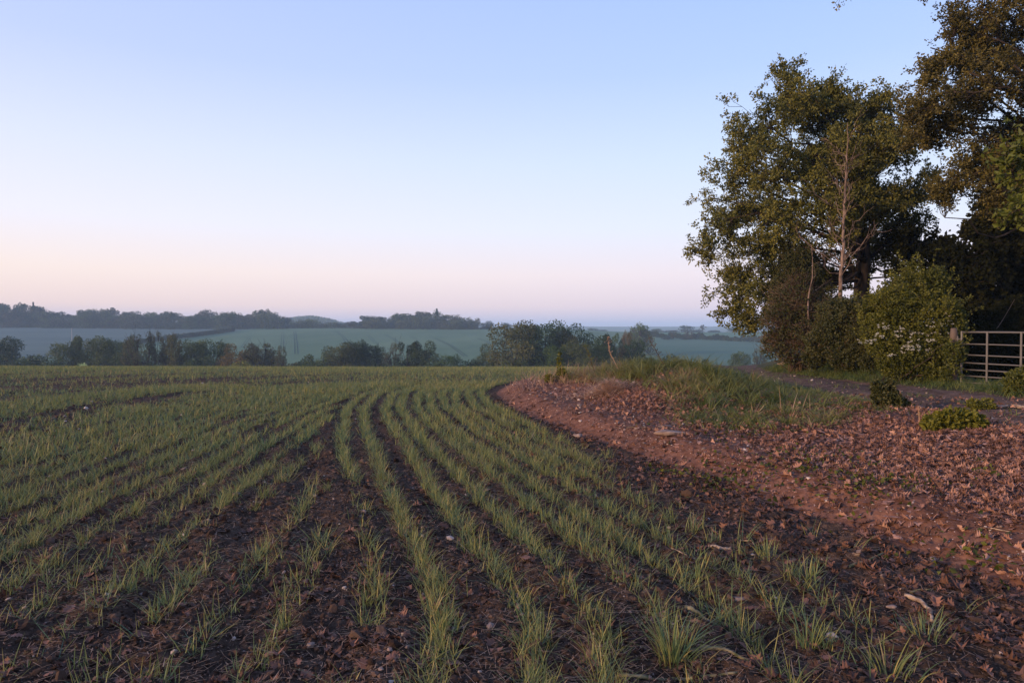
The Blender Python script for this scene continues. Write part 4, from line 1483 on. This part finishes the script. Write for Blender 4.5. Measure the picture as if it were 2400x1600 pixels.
stick('leaf_twig', 'thin pale twig resting on the carpet of dead leaves', 'twig', [(2238, 1215), (2270, 1208), (2322, 1218)], 0.006, M['palewood'], forks=1)
stick('fallen_branch', 'pale fallen branch lying at the far edge of the muddy track', 'branch', [(2262, 934), (2290, 938), (2316, 936)], 0.035, M['palewood'], forks=1)
stick('broken_branch', 'short broken branch end on the track at the right edge', 'branch', [(2330, 936), (2352, 940), (2380, 942)], 0.035, M['palewood'])
stick('soil_twig', 'thin broken twig in the dark soil left of the chip of pale wood', 'twig', [(1540, 1262), (1575, 1280), (1598, 1292)], 0.005, M['palewood'])


def stone(label, u, v, s, k, sq=(1, .8, .8)):
    p = hit(u, v, 1.5, 40)
    V, F3, _ = blob_template(200 + k, 2, 0.8)
    a = Acc()
    a.add(V * s * np.array(sq), F3, None, 0.5)
    o = a.build('stone', M['stone'], None, True)
    o.location = (p[0], p[1], p[2] + s * 0.35)
    tag(o, label, 'stone')


stone('pinkish stone at the foot of the brown scrub', 1796, 838, 0.17, 1)
stone('taller pale stone in the grass right of the pinkish stone', 1841, 838, 0.2, 2, (0.8, .8, 1.1))
stone('flat flint on the earth bank nearest the leaf drift', 1528, 982, 0.07, 3, (1, .8, .5))
stone('flat reddish slab of stone below the flat flint', 1545, 1001, 0.13, 4, (1.5, .8, .35))
stone('pale flint on the middle of the earth bank', 1326, 1002, 0.055, 5)
stone('rounded pale stone in the dark leaves at the lower right', 2047, 1395, 0.022, 6)
stone('creamy stone on the bare earth edge at the right', 2142, 1288, 0.028, 7)
stone('brown stone beside the lichen covered branch', 1732, 1532, 0.022, 8)
stone('broken brown stone at the bottom edge right of the lichen covered branch', 1776, 1548, 0.026, 9)
stone('white flint near the chip of pale wood', 1697, 1378, 0.03, 10, (1, .8, .5))


# big single wheat clump on the right of the rows
def clump(label, u, v, n, L, sp):
    p = hit(u, v)
    x, y = rng.normal(0, sp, n), rng.normal(0, sp, n)
    P = np.stack([x, y, terrain(x + p[0], y + p[1]) - p[2]], 1)
    phi = np.arctan2(y, x) + rng.normal(0, .5, n)
    V, t3, t4, r_ = blades(P, phi, rng.uniform(0.55, 1.1, n) * L, rng.uniform(.005, .008, n), rng.uniform(0.05, .6, n), rng.uniform(0, .5, n), 5,
                          np.clip(rng.normal(.5, .22, n), 0, .95))
    a = Acc()
    a.add(V, t3, t4, r_)
    o = a.build('wheat_clump', M['wheat'])
    o.location = p
    tag(o, label, 'wheat clump', 'single wheat clumps on the bare soil')


clump('largest single wheat clump standing alone beside the lichen covered branch', 1545, 1520, 100, 0.26, 0.035)
clump('small wheat clump on the soil right of the largest single clump', 1855, 1285 + 200, 40, 0.2, 0.03)
clump('wheat clump among dead leaves below the rotten pale branch', 2130, 1475, 45, 0.17, 0.04)
clump('wheat clump in dead leaves nearest the bottom right corner', 2040, 1552, 50, 0.2, 0.045)
clump('wheat clump above the largest single clump by the mossy stick', 1600, 1330, 45, 0.17, 0.04)
clump('wheat clump at the end of the rows beside the curved twig', 1760, 1280, 35, 0.15, 0.03)
clump('wheat clump halfway between the chip of pale wood and the rotten branch', 1850, 1330, 40, 0.16, 0.03)


# ------------------------------------------------------------------ distant trees: a few kinds, each copied part by part
def crown_proto(seed, n, style, low=False):
    """unit tree: height 1, radius about 0.5, base at the origin"""
    r2 = np.random.default_rng(seed)
    a, w = Acc(), Acc()
    lob = []
    if style == 'round':
        for _ in range(26):
            z = r2.uniform(0.14, 0.9)
            rad = 0.40 * max(0.05, 1 - abs((z - 0.45) / 0.5) ** 3) ** 0.5
            th = r2.uniform(0, 6.28)
            q = rad * r2.uniform(0.55, 1.05)
            lob.append((q * math.cos(th), q * math.sin(th), z, r2.uniform(0.08, 0.19)))
        lob.append((0, 0, 0.5, 0.3))
        lob.append((0, 0, 0.3, 0.26))
        if low:
            lob += [(0.4 * math.cos(q), 0.4 * math.sin(q), 0.12, 0.16) for q in np.arange(0, 6.2, 0.9)]
    elif style == 'tall':
        for _ in range(22):
            z = r2.uniform(0.12, 0.93)
            rad = 0.36 * max(0.03, 1 - abs((z - 0.55) / 0.45) ** 3) ** 0.5
            th = r2.uniform(0, 6.28)
            q = rad * r2.uniform(0.3, 1.25)
            lob.append((q * math.cos(th), q * math.sin(th), z, r2.uniform(0.09, 0.17)))
    elif style == 'thin':
        for _ in range(26):
            z = r2.uniform(0.3, 0.98)
            rad = 0.34 * math.sqrt(max(0.03, 1 - ((z - 0.62) / 0.42) ** 2))
            th = r2.uniform(0, 6.28)
            q = rad * r2.uniform(0.3, 1.1)
            lob.append((q * math.cos(th), q * math.sin(th), z, r2.uniform(0.05, 0.12)))
    elif style == 'bush':
        for _ in range(18):
            z = r2.uniform(0.1, 0.75)
            th = r2.uniform(0, 6.28)
            q = 0.36 * math.sqrt(max(0.05, 1 - (z / 0.9) ** 2)) * r2.uniform(0.4, 1)
            lob.append((q * math.cos(th), q * math.sin(th), z, r2.uniform(0.12, 0.22)))
        lob.append((0, 0, 0.4, 0.3))
    elif style == 'cone':
        for _ in range(26):
            z = r2.uniform(0.1, 0.97)
            q = 0.3 * (1 - z) * r2.uniform(0.3, 1.1)
            th = r2.uniform(0, 6.28)
            lob.append((q * math.cos(th), q * math.sin(th), z, 0.03 + 0.13 * (1 - z)))
    lob = np.array(lob)
    wg = lob[:, 3] ** 1.6
    wh = r2.choice(len(lob), n, p=wg / wg.sum())
    d = r2.normal(size=(n, 3))
    d /= np.linalg.norm(d, axis=1, keepdims=True)
    P = lob[wh, :3] + d * (lob[wh, 3] * (0.6 + 0.5 * r2.uniform(0, 1, n)))[:, None] * np.array([1, 1, 0.85])
    P[:, 2] = np.clip(P[:, 2], 0.01, 2)
    ls = 0.95 / math.sqrt(n) * (2.7 if style != 'thin' else 1.35)
    h = 0.5 + 0.7 * (noise3(P * 10, 1.6, seed) - 0.5) + r2.normal(0, 0.15, n)
    D = r2.normal(size=(n, 3)) + d * 0.8
    cards(P, D, r2.uniform(0.7, 1.4, n) * ls, r2.uniform(0.6, 1.2, n) * ls, np.clip(h, 0, 1), a, 0.15)
    w.tube([[0, 0, -0.05], [0.004, 0, 0.2], [-0.004, 0.004, 0.45], [0, 0, 0.8]], [0.026, 0.02, 0.014, 0.005], 6)
    for q in lob[:20 if style in ('thin', 'tall') else 9]:
        z0 = max(0.12, q[2] * 0.5)
        w.tube([[0, 0, z0], [q[0] * .5, q[1] * .5, (z0 + q[2]) * .52], [q[0], q[1], q[2]]], [0.011, 0.008, 0.003], 4, cap=False)
        if style == 'thin':
            for _ in range(7):
                e = q[:3] + r2.normal(0, 0.08, 3) + np.array([0, 0, 0.04])
                w.tube([q[:3] * 0.8 + np.array([0, 0, .08]), e], [0.004, 0.002], 3, cap=False)
    return (w.build('trunk', M['bark'], link=False), a.build('crown', M['far'], link=False))


PR = {}
for st, cnt, n in (('round', 4, 11000), ('tall', 4, 8000), ('thin', 3, 4200), ('bush', 3, 5000), ('cone', 1, 2500)):
    PR[st] = [crown_proto(3 + 11 * i + len(st) * 31, n, st) for i in range(cnt)]
PW = {}
for st, cnt, n in (('round', 4, 2200), ('tall', 4, 2000), ('thin', 2, 1200), ('bush', 2, 1300), ('cone', 1, 900)):
    PW[st] = [crown_proto(500 + 13 * i + len(st) * 31, n, st, True) for i in range(cnt)]


def far_tree(name, label, x, y, top, wid, style, tint, lib, group=None, cat='tree', z0=None, kx=None):
    z = T1(x, y) if z0 is None else z0
    h = max(top - z, 1.5)
    tm, cm = lib[style][random.randrange(len(lib[style])) if kx is None else kx % len(lib[style])]
    root = bpy.data.objects.new(name, None)
    COL.objects.link(root)
    root.location = (x, y, z)
    root.empty_display_size = 0.5
    root.rotation_euler = (0, 0, random.uniform(0, 6.28))
    wid = wid * (1.55 if style in ('round', 'bush') else 1.6)
    root.scale = (wid, wid, h)
    tag(root, label, cat, group)
    for nm, me in (('trunk', tm), ('crown', cm)):
        c = bpy.data.objects.new(nm, me)
        c.parent = root
        c.color = (*tint, 1)
        COL.objects.link(c)
    return root


GREEN, DARK, OLIVE, BROWN = (0.8, 1.05, 0.8), (0.42, 0.66, 0.62), (1.25, 1.25, 0.7), (1.35, 1.0, 0.75)
ORANGE, YELLOW, BLUEG, PALE = (3.2, 1.5, 0.9), (2.9, 2.2, 0.7), (0.8, 1.05, 1.1), (1.5, 1.7, 1.3)
valley = [
    (9, 778, 62, 'round', DARK, 215, 'dark round valley tree at the left edge of the picture'),
    (-30, 790, 60, 'round', GREEN, 215, 'valley tree cut by the left edge of the picture'),
    (55, 803, 50, 'bush', GREEN, 205, 'low bush right of the dark tree at the left edge'),
    (98, 802, 60, 'bush', BLUEG, 210, 'wide low blue green bush between the left edge and the small spreading tree'),
    (143, 790, 46, 'round', OLIVE, 210, 'small spreading tree left of the white flowering bush'),
    (167, 812, 32, 'bush', (0.3, 0.45, 0.5), 200, 'small almost black bush touching the white flowering bush'),
    (198, 824, 34, 'bush', (7.5, 7.0, 8.0), 195, 'white flowering bush low in the left treeline'),
    (220, 834, 26, 'bush', (6, 5.5, 6.5), 195, 'tiny white flowering bush right of the larger white one'),
    (192, 771, 36, 'tall', OLIVE, 215, 'slim flat topped tree rising behind the white flowering bush'),
    (226, 772, 46, 'round', OLIVE, 212, 'olive tree just right of the slim flat topped tree'),
    (250, 808, 34, 'bush', (0.35, 0.5, 0.5), 200, 'dark bush under the olive trees of the left treeline'),
    (263, 780, 52, 'round', GREEN, 214, 'rounded green tree left of the tall twiggy tree'),
    (292, 786, 40, 'round', GREEN, 212, 'green tree tucked against the tall twiggy tree'),
    (315, 758, 48, 'thin', BROWN, 205, 'tall twiggy half leafless tree with a visible pale trunk'),
    (341, 786, 30, 'thin', OLIVE, 208, 'narrow see-through tree right of the tall twiggy tree'),
    (357, 762, 32, 'thin', BROWN, 210, 'brownish thin tree, first of three thin crowns in a row'),
    (388, 756, 36, 'thin', BROWN, 212, 'brownish thin tree in the middle of three thin crowns'),
    (411, 757, 32, 'tall', BROWN, 206, 'tree with an ivy black trunk at the end of the hedge line'),
    (375, 808, 50, 'bush', BLUEG, 215, 'low blue green bush under the three thin crowns'),
    (310, 815, 50, 'bush', BLUEG, 215, 'low bush at the foot of the tall twiggy tree'),
    (449, 785, 50, 'round', OLIVE, 208, 'olive round tree left of the broad dark green dome'),
    (490, 780, 54, 'round', (0.9, 1.1, 0.75), 210, 'broad dark green dome shaped tree in the left treeline'),
    (532, 792, 52, 'round', ORANGE, 206, 'orange brown tree behind the yellow green dome'),
    (552, 814, 56, 'bush', YELLOW, 198, 'yellow green dome shaped bush in the left treeline'),
    (604, 789, 64, 'thin', BROWN, 208, 'wide brownish see-through tree right of the yellow green dome'),
    (600, 797, 58, 'round', (1.7, 1.1, 0.9), 212, 'brown rounded crown inside the wide see-through tree'),
    (648, 796, 30, 'thin', (1.2, 1, 1), 200, 'bleached almost leafless tree in the gap of the treeline'),
    (672, 822, 40, 'bush', BROWN, 205, 'low reddish brown bush in the gap of the treeline'),
    (628, 826, 40, 'bush', BROWN, 205, 'low brown bush beneath the wide see-through tree'),
    (700, 810, 46, 'bush', (0.9, 1.1, 0.6), 202, 'green bush at the left end of the long central thicket'),
    (742, 797, 58, 'round', (1.35, 1.35, 0.7), 206, 'yellowish green tree in the long central thicket'),
    (783, 791, 60, 'round', (1.3, 1.05, 0.75), 204, 'olive brown tree in the middle of the central thicket'),
    (818, 786, 52, 'round', DARK, 208, 'dark green tallest tree of the central thicket'),
    (850, 789, 46, 'round', (0.7, 0.9, 0.8), 210, 'dark tree at the right end of the central thicket'),
    (868, 810, 44, 'bush', DARK, 206, 'dark bush below the right end of the central thicket'),
    (905, 790, 44, 'thin', (1.2, 0.95, 1.0), 207, 'grey leafless tree between two dark groups'),
    (935, 783, 38, 'tall', DARK, 204, 'upright dark tree right of the grey leafless tree'),
    (960, 795, 34, 'tall', DARK, 208, 'shorter dark tree inside the three stemmed group'),
    (986, 785, 48, 'round', (0.75, 0.95, 0.7), 206, 'rounded dark tree closing the three stemmed group on the right'),
    (988, 822, 42, 'bush', GREEN, 198, 'small bush at the foot of the rounded dark tree'),
    (1034, 817, 42, 'round', (0.8, 1.15, 0.7), 200, 'small round dark tree standing alone in the gap'),
    (1083, 808, 42, 'bush', GREEN, 204, 'green bush at the left foot of the arching tree'),
    (1116, 792, 46, 'round', OLIVE, 206, 'arching tree left of the great brown oak'),
    (1150, 824, 40, 'bush', (1.0, 1.0, 1.1), 200, 'low pale bush at the foot of the great brown oak'),
    (1186, 745, 88, 'round', (1.55, 1.15, 0.8), 196, 'great brown tinged oak, left one of the tallest pair'),
    (1253, 737, 84, 'round', (0.7, 0.95, 0.65), 198, 'great dark green oak, right one of the tallest pair'),
    (1180, 800, 56, 'bush', (1.1, 1.15, 0.8), 190, 'bush filling the foot of the great brown oak'),
    (1222, 790, 50, 'bush', DARK, 194, 'dark bush between the two great oaks'),
    (1276, 796, 50, 'round', (1.0, 1.25, 0.6), 190, 'fresh green rounded tree under the great dark oak'),
    (1296, 760, 56, 'round', (1.6, 1.1, 0.85), 200, 'reddish brown tree right of the great dark oak'),
    (1341, 747, 74, 'round', (0.75, 1.0, 0.6), 198, 'dark flat topped oak right of the reddish brown tree'),
    (1326, 785, 58, 'round', (1.35, 1.2, 0.8), 190, 'olive dome in front of the dark flat topped oak'),
    (1383, 766, 34, 'tall', DARK, 196, 'narrow dark tree at the right shoulder of the flat topped oak'),
    (1380, 790, 50, 'round', (0.7, 0.95, 0.7), 192, 'dark round tree right of the olive dome'),
    (1412, 762, 28, 'tall', GREEN, 240, 'small high crown peeping over behind the mound weeds'),
    (1418, 790, 40, 'thin', ORANGE, 200, 'orange flecked thin tree behind the mound'),
    (1440, 765, 20, 'round', (2.2, 1.1, 1.1), 250, 'little reddish tree left of the dark green valley tree'),
    (1461, 769, 46, 'tall', (0.75, 1.05, 0.6), 205, 'dark green valley tree standing right behind the mound'),
    (1500, 800, 44, 'bush', GREEN, 215, 'green bush just above the mound grass'),
    (1547, 797, 64, 'bush', (1.1, 1.15, 0.85), 220, 'wide olive bush above the top of the mound'),
    (1625, 814, 28, 'bush', DARK, 225, 'small dark bush over the right shoulder of the mound'),
    (1700, 807, 32, 'round', (1.0, 1.2, 0.9), 250, 'lone small tree in the blue green field at the right'),
    (1742, 800, 36, 'thin', BROWN, 245, 'pale leafless tree beside the end of the near hedge'),
    (430, 812, 44, 'bush', GREEN, 204, 'bush at the foot of the tree with the ivy black trunk'),
    (470, 815, 40, 'bush', DARK, 202, 'dark bush beneath the broad dark green dome'),
    (28, 815, 40, 'bush', DARK, 202, 'dark bush at the foot of the left edge tree'),
    (120, 818, 44, 'bush', GREEN, 203, 'bush at the foot of the small spreading tree'),
    (275, 822, 40, 'bush', GREEN, 200, 'low green bush below the rounded green tree'),
    (350, 826, 36, 'bush', GREEN, 200, 'low green bush beneath the narrow see-through tree'),
    (715, 826, 44, 'bush', GREEN, 198, 'lowest bush in front of the central thicket'),
    (900, 826, 36, 'bush', DARK, 200, 'dark low bush at the foot of the grey leafless tree'),
    (1100, 826, 44, 'bush', GREEN, 198, 'lowest bush in front of the arching tree'),
    (1440, 806, 44, 'bush', DARK, 200, 'dark bush hidden behind the mound weeds'),
]
for i, (u, v, w, st, tint, Y, lb) in enumerate(valley):
    t_ = at(u, v, Y)
    far_tree('valley_bush' if st == 'bush' else 'valley_tree', lb, t_[0], Y, t_[2], w * 0.43537 / F * Y * 1.12, st, tint, PR,
             'trees and bushes along the valley', 'bush' if st == 'bush' else 'tree', kx=i)

# the hilltop woods
sil_left = [(-60, 700), (0, 694), (30, 700), (50, 697), (78, 702), (118, 706), (140, 720), (160, 733), (172, 724), (190, 707), (205, 712), (228, 706), (255, 708), (270, 722), (295, 711),
            (320, 717), (345, 709), (362, 722), (378, 718), (391, 711), (410, 722), (424, 735)]
sil_mid = [(432, 719), (445, 722), (465, 711), (490, 714), (508, 722), (525, 709), (548, 712), (560, 726), (575, 720), (605, 712), (622, 716), (640, 722), (658, 728), (668, 741)]
sil_right = [(828, 729), (838, 738), (852, 722), (875, 724), (898, 728), (914, 712), (933, 724), (950, 717), (974, 712), (990, 722), (1003, 709), (1015, 723), (1042, 720), (1065, 726), (1090, 733)]


def wood(sil, base_v, step, lab_f, lab_b, group):
    us = [s[0] for s in sil]
    vs = [s[1] for s in sil]
    for row, (Y, dv, lb) in enumerate(((735, 0, lab_f), (770, 1, lab_b))):
        u = us[0] + row * step * 0.5
        while u <= us[-1]:
            v = np.interp(u, us, vs)
            v = v + (random.uniform(4, 18) if row == 0 else random.uniform(-1.5, 6))
            st = random.choices(['round', 'tall', 'thin'], [9, 2.5 if row else 1, 0.4])[0]
            tint = random.choice([GREEN, DARK, DARK, (1.2, 1.15, 0.9), (0.8, 0.85, 0.8), (1.3, 1.0, 0.9)])
            tint = tuple(c * random.uniform(0.8, 1.1) for c in tint)
            p = at(u, v, Y)
            w = random.uniform(20, 33) * 0.43537 / F * Y
            far_tree('wood_tree', lb, p[0], Y + random.uniform(-12, 12), p[2], w, st, tint, PW, group)
            u += step * random.uniform(0.7, 1.3)


wood(sil_left, 752, 14, 'hazy dark tree along the front of the long wood on the left hilltop', 'hazy tree top in the back row of the long wood on the left hilltop', 'trees of the left hilltop wood')
wood(sil_mid, 756, 13, 'hazy dark tree along the front of the middle hilltop clump', 'hazy tree top in the back row of the middle hilltop clump', 'trees of the middle hilltop clump')
wood(sil_right, 755, 13, 'hazy dark tree along the front of the wood on the central ridge', 'hazy tree top in the back row of the wood on the central ridge', 'trees of the central ridge wood')
YR = 745
for (u, v, w, st, tint, lb, cat) in (
        (76, 693, 10, 'cone', DARK, 'pointed conifer tip rising above the left hilltop wood', 'tree'),
        (1003, 708, 14, 'cone', DARK, 'conifer tip rising above the central ridge wood', 'tree'),
        (540, 748, 22, 'round', (1.0, 1.25, 0.8), 'small light green tree at the top end of the field hedge', 'tree'),
        (684, 737, 24, 'round', PALE, 'pale low tree just right of the middle hilltop clump', 'tree'),
        (702, 733, 24, 'round', GREEN, 'rounded low tree second to the right of the middle hilltop clump', 'tree'),
        (718, 731, 26, 'round', PALE, 'rounded pale tree before the dip in the ridge', 'tree'),
        (738, 742, 22, 'round', DARK, 'low dark bush in the dip of the ridge', 'bush'),
        (760, 738, 24, 'round', GREEN, 'low round tree in the dip of the ridge', 'tree'),
        (786, 741, 20, 'round', DARK, 'small dark tree at the left foot of the central ridge wood', 'tree'),
        (806, 738, 26, 'thin', BROWN, 'twiggy brown tree at the left end of the central ridge wood', 'tree'),
        (818, 736, 22, 'tall', DARK, 'dark tree stepping up to the central ridge wood', 'tree'),
        (838, 723, 16, 'tall', DARK, 'slim isolated crown at the left of the central ridge wood', 'tree'),
        (1097, 731, 14, 'thin', BROWN, 'small leafless round tree just right of the central ridge wood', 'tree'),
        (1114, 741, 13, 'round', DARK, 'small dark bushy tree, left of the close pair on the ridge', 'tree'),
        (1125, 736, 13, 'round', DARK, 'small dark round tree, right of the close pair on the ridge', 'tree'),
        (1164, 740, 15, 'round', DARK, 'last small dark tree on the ridge before the great oaks', 'tree'),
        (1155, 747, 14, 'bush', DARK, 'low bush beside the last small tree on the ridge', 'bush')):
    p = at(u, v, YR)
    far_tree('ridge_bush' if cat == 'bush' else 'ridge_tree', lb, p[0], YR, p[2], w * 0.43537 / F * YR * 1.15, st, tint, PW, 'trees along the ridge', cat)
for (u, v, w, st, tint, lb, Y) in (
        (1470, 746, 42, 'thin', PALE, 'hazy pale spreading tree in the field beyond the valley', 420),
        (1472, 748, 36, 'round', (1.2, 1.1, 1.0), 'hazy inner crown of the pale spreading tree beyond the valley', 428),
        (1362, 752, 14, 'round', GREEN, 'faint small tree on the skyline right of the great oaks', 980),
        (1384, 756, 24, 'bush', GREEN, 'faint low thicket on the skyline above the dark oak', 980),
        (1510, 753, 22, 'bush', GREEN, 'faint low bushes on the skyline right of the hazy pale tree', 980),
        (1540, 757, 30, 'bush', GREEN, 'faint flat bush on the skyline left of the round skyline tree', 980),
        (1579, 747, 22, 'round', DARK, 'dark round skyline tree, largest on the far right horizon', 960),
        (1600, 756, 20, 'bush', GREEN, 'faint low bush between the two skyline trees', 980),
        (1614, 746, 12, 'thin', BROWN, 'small pale skyline tree right of the dark round one', 960),
        (1640, 757, 26, 'bush', GREEN, 'faint bush at the right end of the skyline row', 980),
        (1690, 750, 22, 'round', GREEN, 'faint tree on the skyline seen under the hanging oak branch', 960)):
    p = at(u, v, Y)
    far_tree('skyline_tree', lb, p[0], Y, p[2], w * 0.43537 / F * Y * 1.15, st, tint, PW, 'trees on the skyline', 'tree' if 'bush' not in st else 'bush')


# ------------------------------------------------------------------ far hedges
def far_hedge(name, label, a, b, hgt, wid, n, bumps, mat, tint):
    """a long clipped or ragged hedge: leaf sized faces filling a low wall-shaped volume"""
    t = rng.uniform(0, 1, n)
    x, y = a[0] + (b[0] - a[0]) * t, a[1] + (b[1] - a[1]) * t
    hh = hgt * (1 + bumps * (fbm(t * 60, t * 0, 5, 3) - 0.45) * 2)
    d = b[:2] - a[:2]
    L = np.linalg.norm(d)
    nx, ny = -d[1] / L, d[0] / L
    s = rng.uniform(-1, 1, n)
    zz = np.sqrt(rng.uniform(0, 1, n))
    x, y = x + nx * s * wid / 2, y + ny * s * wid / 2
    z = terrain(x, y) + zz * hh * (1 - 0.25 * s ** 2)
    base = np.array([a[0], a[1], T1(a[0], a[1])])
    A = Acc()
    cards(np.stack([x, y, z], 1) - base, unit(n), rng.uniform(.5, 1.1, n), rng.uniform(.4, .9, n), np.clip(rng.normal(.4, .2, n), 0, 1), A)
    o = A.build(name, M['far'])
    o.location = base
    o.color = (*tint, 1)
    tag(o, label, 'hedge')


far_hedge('field_hedge', 'dark clipped hedge running down between the grey and green fields', HL1 * 1.0, HL2, 3.6, 2.5, 12000, 0.1, M['far'], (0.55, 0.65, 0.7))
q0 = HL1 + (HL1 - HL2) * 0.9
far_hedge('lower_hedge', 'lower ragged part of the field hedge seen through the left trees', q0, HL1, 3.5, 2.5, 5000, 0.4, M['far'], (0.7, 0.8, 0.7))
q1 = HR2 + (HR2 - HR1) * 0.5
far_hedge('long_hedge', 'long ragged dark hedge across the far fields on the right', HR1 - (HR2 - HR1) * 0.05, q1, 4.2, 3.5, 26000, 0.8, M['far'], (0.6, 0.75, 0.7))
for (u, v, w, st, lb) in ((1534, 769, 18, 'bush', 'rounded bush standing up from the long far hedge'),
                          (1576, 773, 16, 'bush', 'lower rounded bush in the middle of the long far hedge'),
                          (1546, 762, 10, 'thin', 'leafless tree rising from the long far hedge'),
                          (1578, 761, 9, 'thin', 'left one of two leafless trees close together in the long far hedge'),
                          (1589, 762, 9, 'thin', 'right one of two leafless trees close together in the long far hedge')):
    g = hit(u, 779, 255)
    p = at(u, v, g[1])
    far_tree('hedge_tree', lb, p[0], g[1], p[2], w * 0.43537 / F * g[1] * 1.15, st, DARK if st == 'bush' else BROWN, PW, 'trees in the long far hedge', 'tree' if st == 'thin' else 'bush')

# wooded knoll far behind
acc = Acc()
n = 26000
a = rng.uniform(-0.42, -0.17, n)
Y = rng.uniform(1380, 1750, n)
x = a * Y
z = terrain(x, Y)
k = (z > T1(-0.5 * 1600, 1600) + 7)
x, Y, z = x[k], Y[k], z[k]
cards(np.stack([x, Y, z + rng.uniform(0, 9, len(x))], 1), unit(len(x)), rng.uniform(3, 6, len(x)), rng.uniform(3, 5, len(x)), np.clip(rng.normal(.5, .25, len(x)), 0, 1), acc)
o = acc.build('distant_wood', M['far'])
o.color = (0.9, 1.1, 0.9, 1)
tag(o, 'far wooded knoll between the middle clump and the central ridge', 'wood', None, 'stuff')

# pole in the grey field
g = hit(165, 787, 255)
p = at(165, 752, g[1])
a = Acc()
a.tube([[0, 0, -0.5], [0.02, 0, 4], [0, 0, p[2] - g[2]]], [0.22, 0.18, 0.13], 8)
b = Acc()
b.tube([[-0.9, 0, p[2] - g[2] - .5], [0.9, 0, p[2] - g[2] - .5]], [0.06, 0.06], 6)
root = empty('utility_pole', tuple(g), 'thin pale pole standing in the grey green field on the left', 'pole')
a.build('post', M['polewood'], root)
b.build('crossarm', M['polewood'], root)

# ------------------------------------------------------------------ haze
bx0, bx1, by0, by1, bz0, bz1 = -6000, 6000, -400, 7500, -75, 45
V = [(x, y, z) for z in (bz0, bz1) for y in (by0, by1) for x in (bx0, bx1)]
hz = bpy.data.materials.new('haze')
hz.use_nodes = True
nh = hz.node_tree
nh.nodes.clear()
ho = nh.nodes.new('ShaderNodeOutputMaterial')
hv = nh.nodes.new('ShaderNodeVolumePrincipled')
hv.inputs['Color'].default_value = (0.58, 0.78, 1.0, 1)
hv.inputs['Density'].default_value = 0.00029
nh.links.new(hv.outputs[0], ho.inputs['Volume'])
o = new_mesh('haze', np.array(V), np.array([[0, 2, 3, 1], [4, 5, 7, 6], [0, 1, 5, 4], [2, 6, 7, 3], [0, 4, 6, 2], [1, 3, 7, 5]]), hz)
tag(o, 'thin blue morning haze over the valley', 'haze', None, 'stuff')
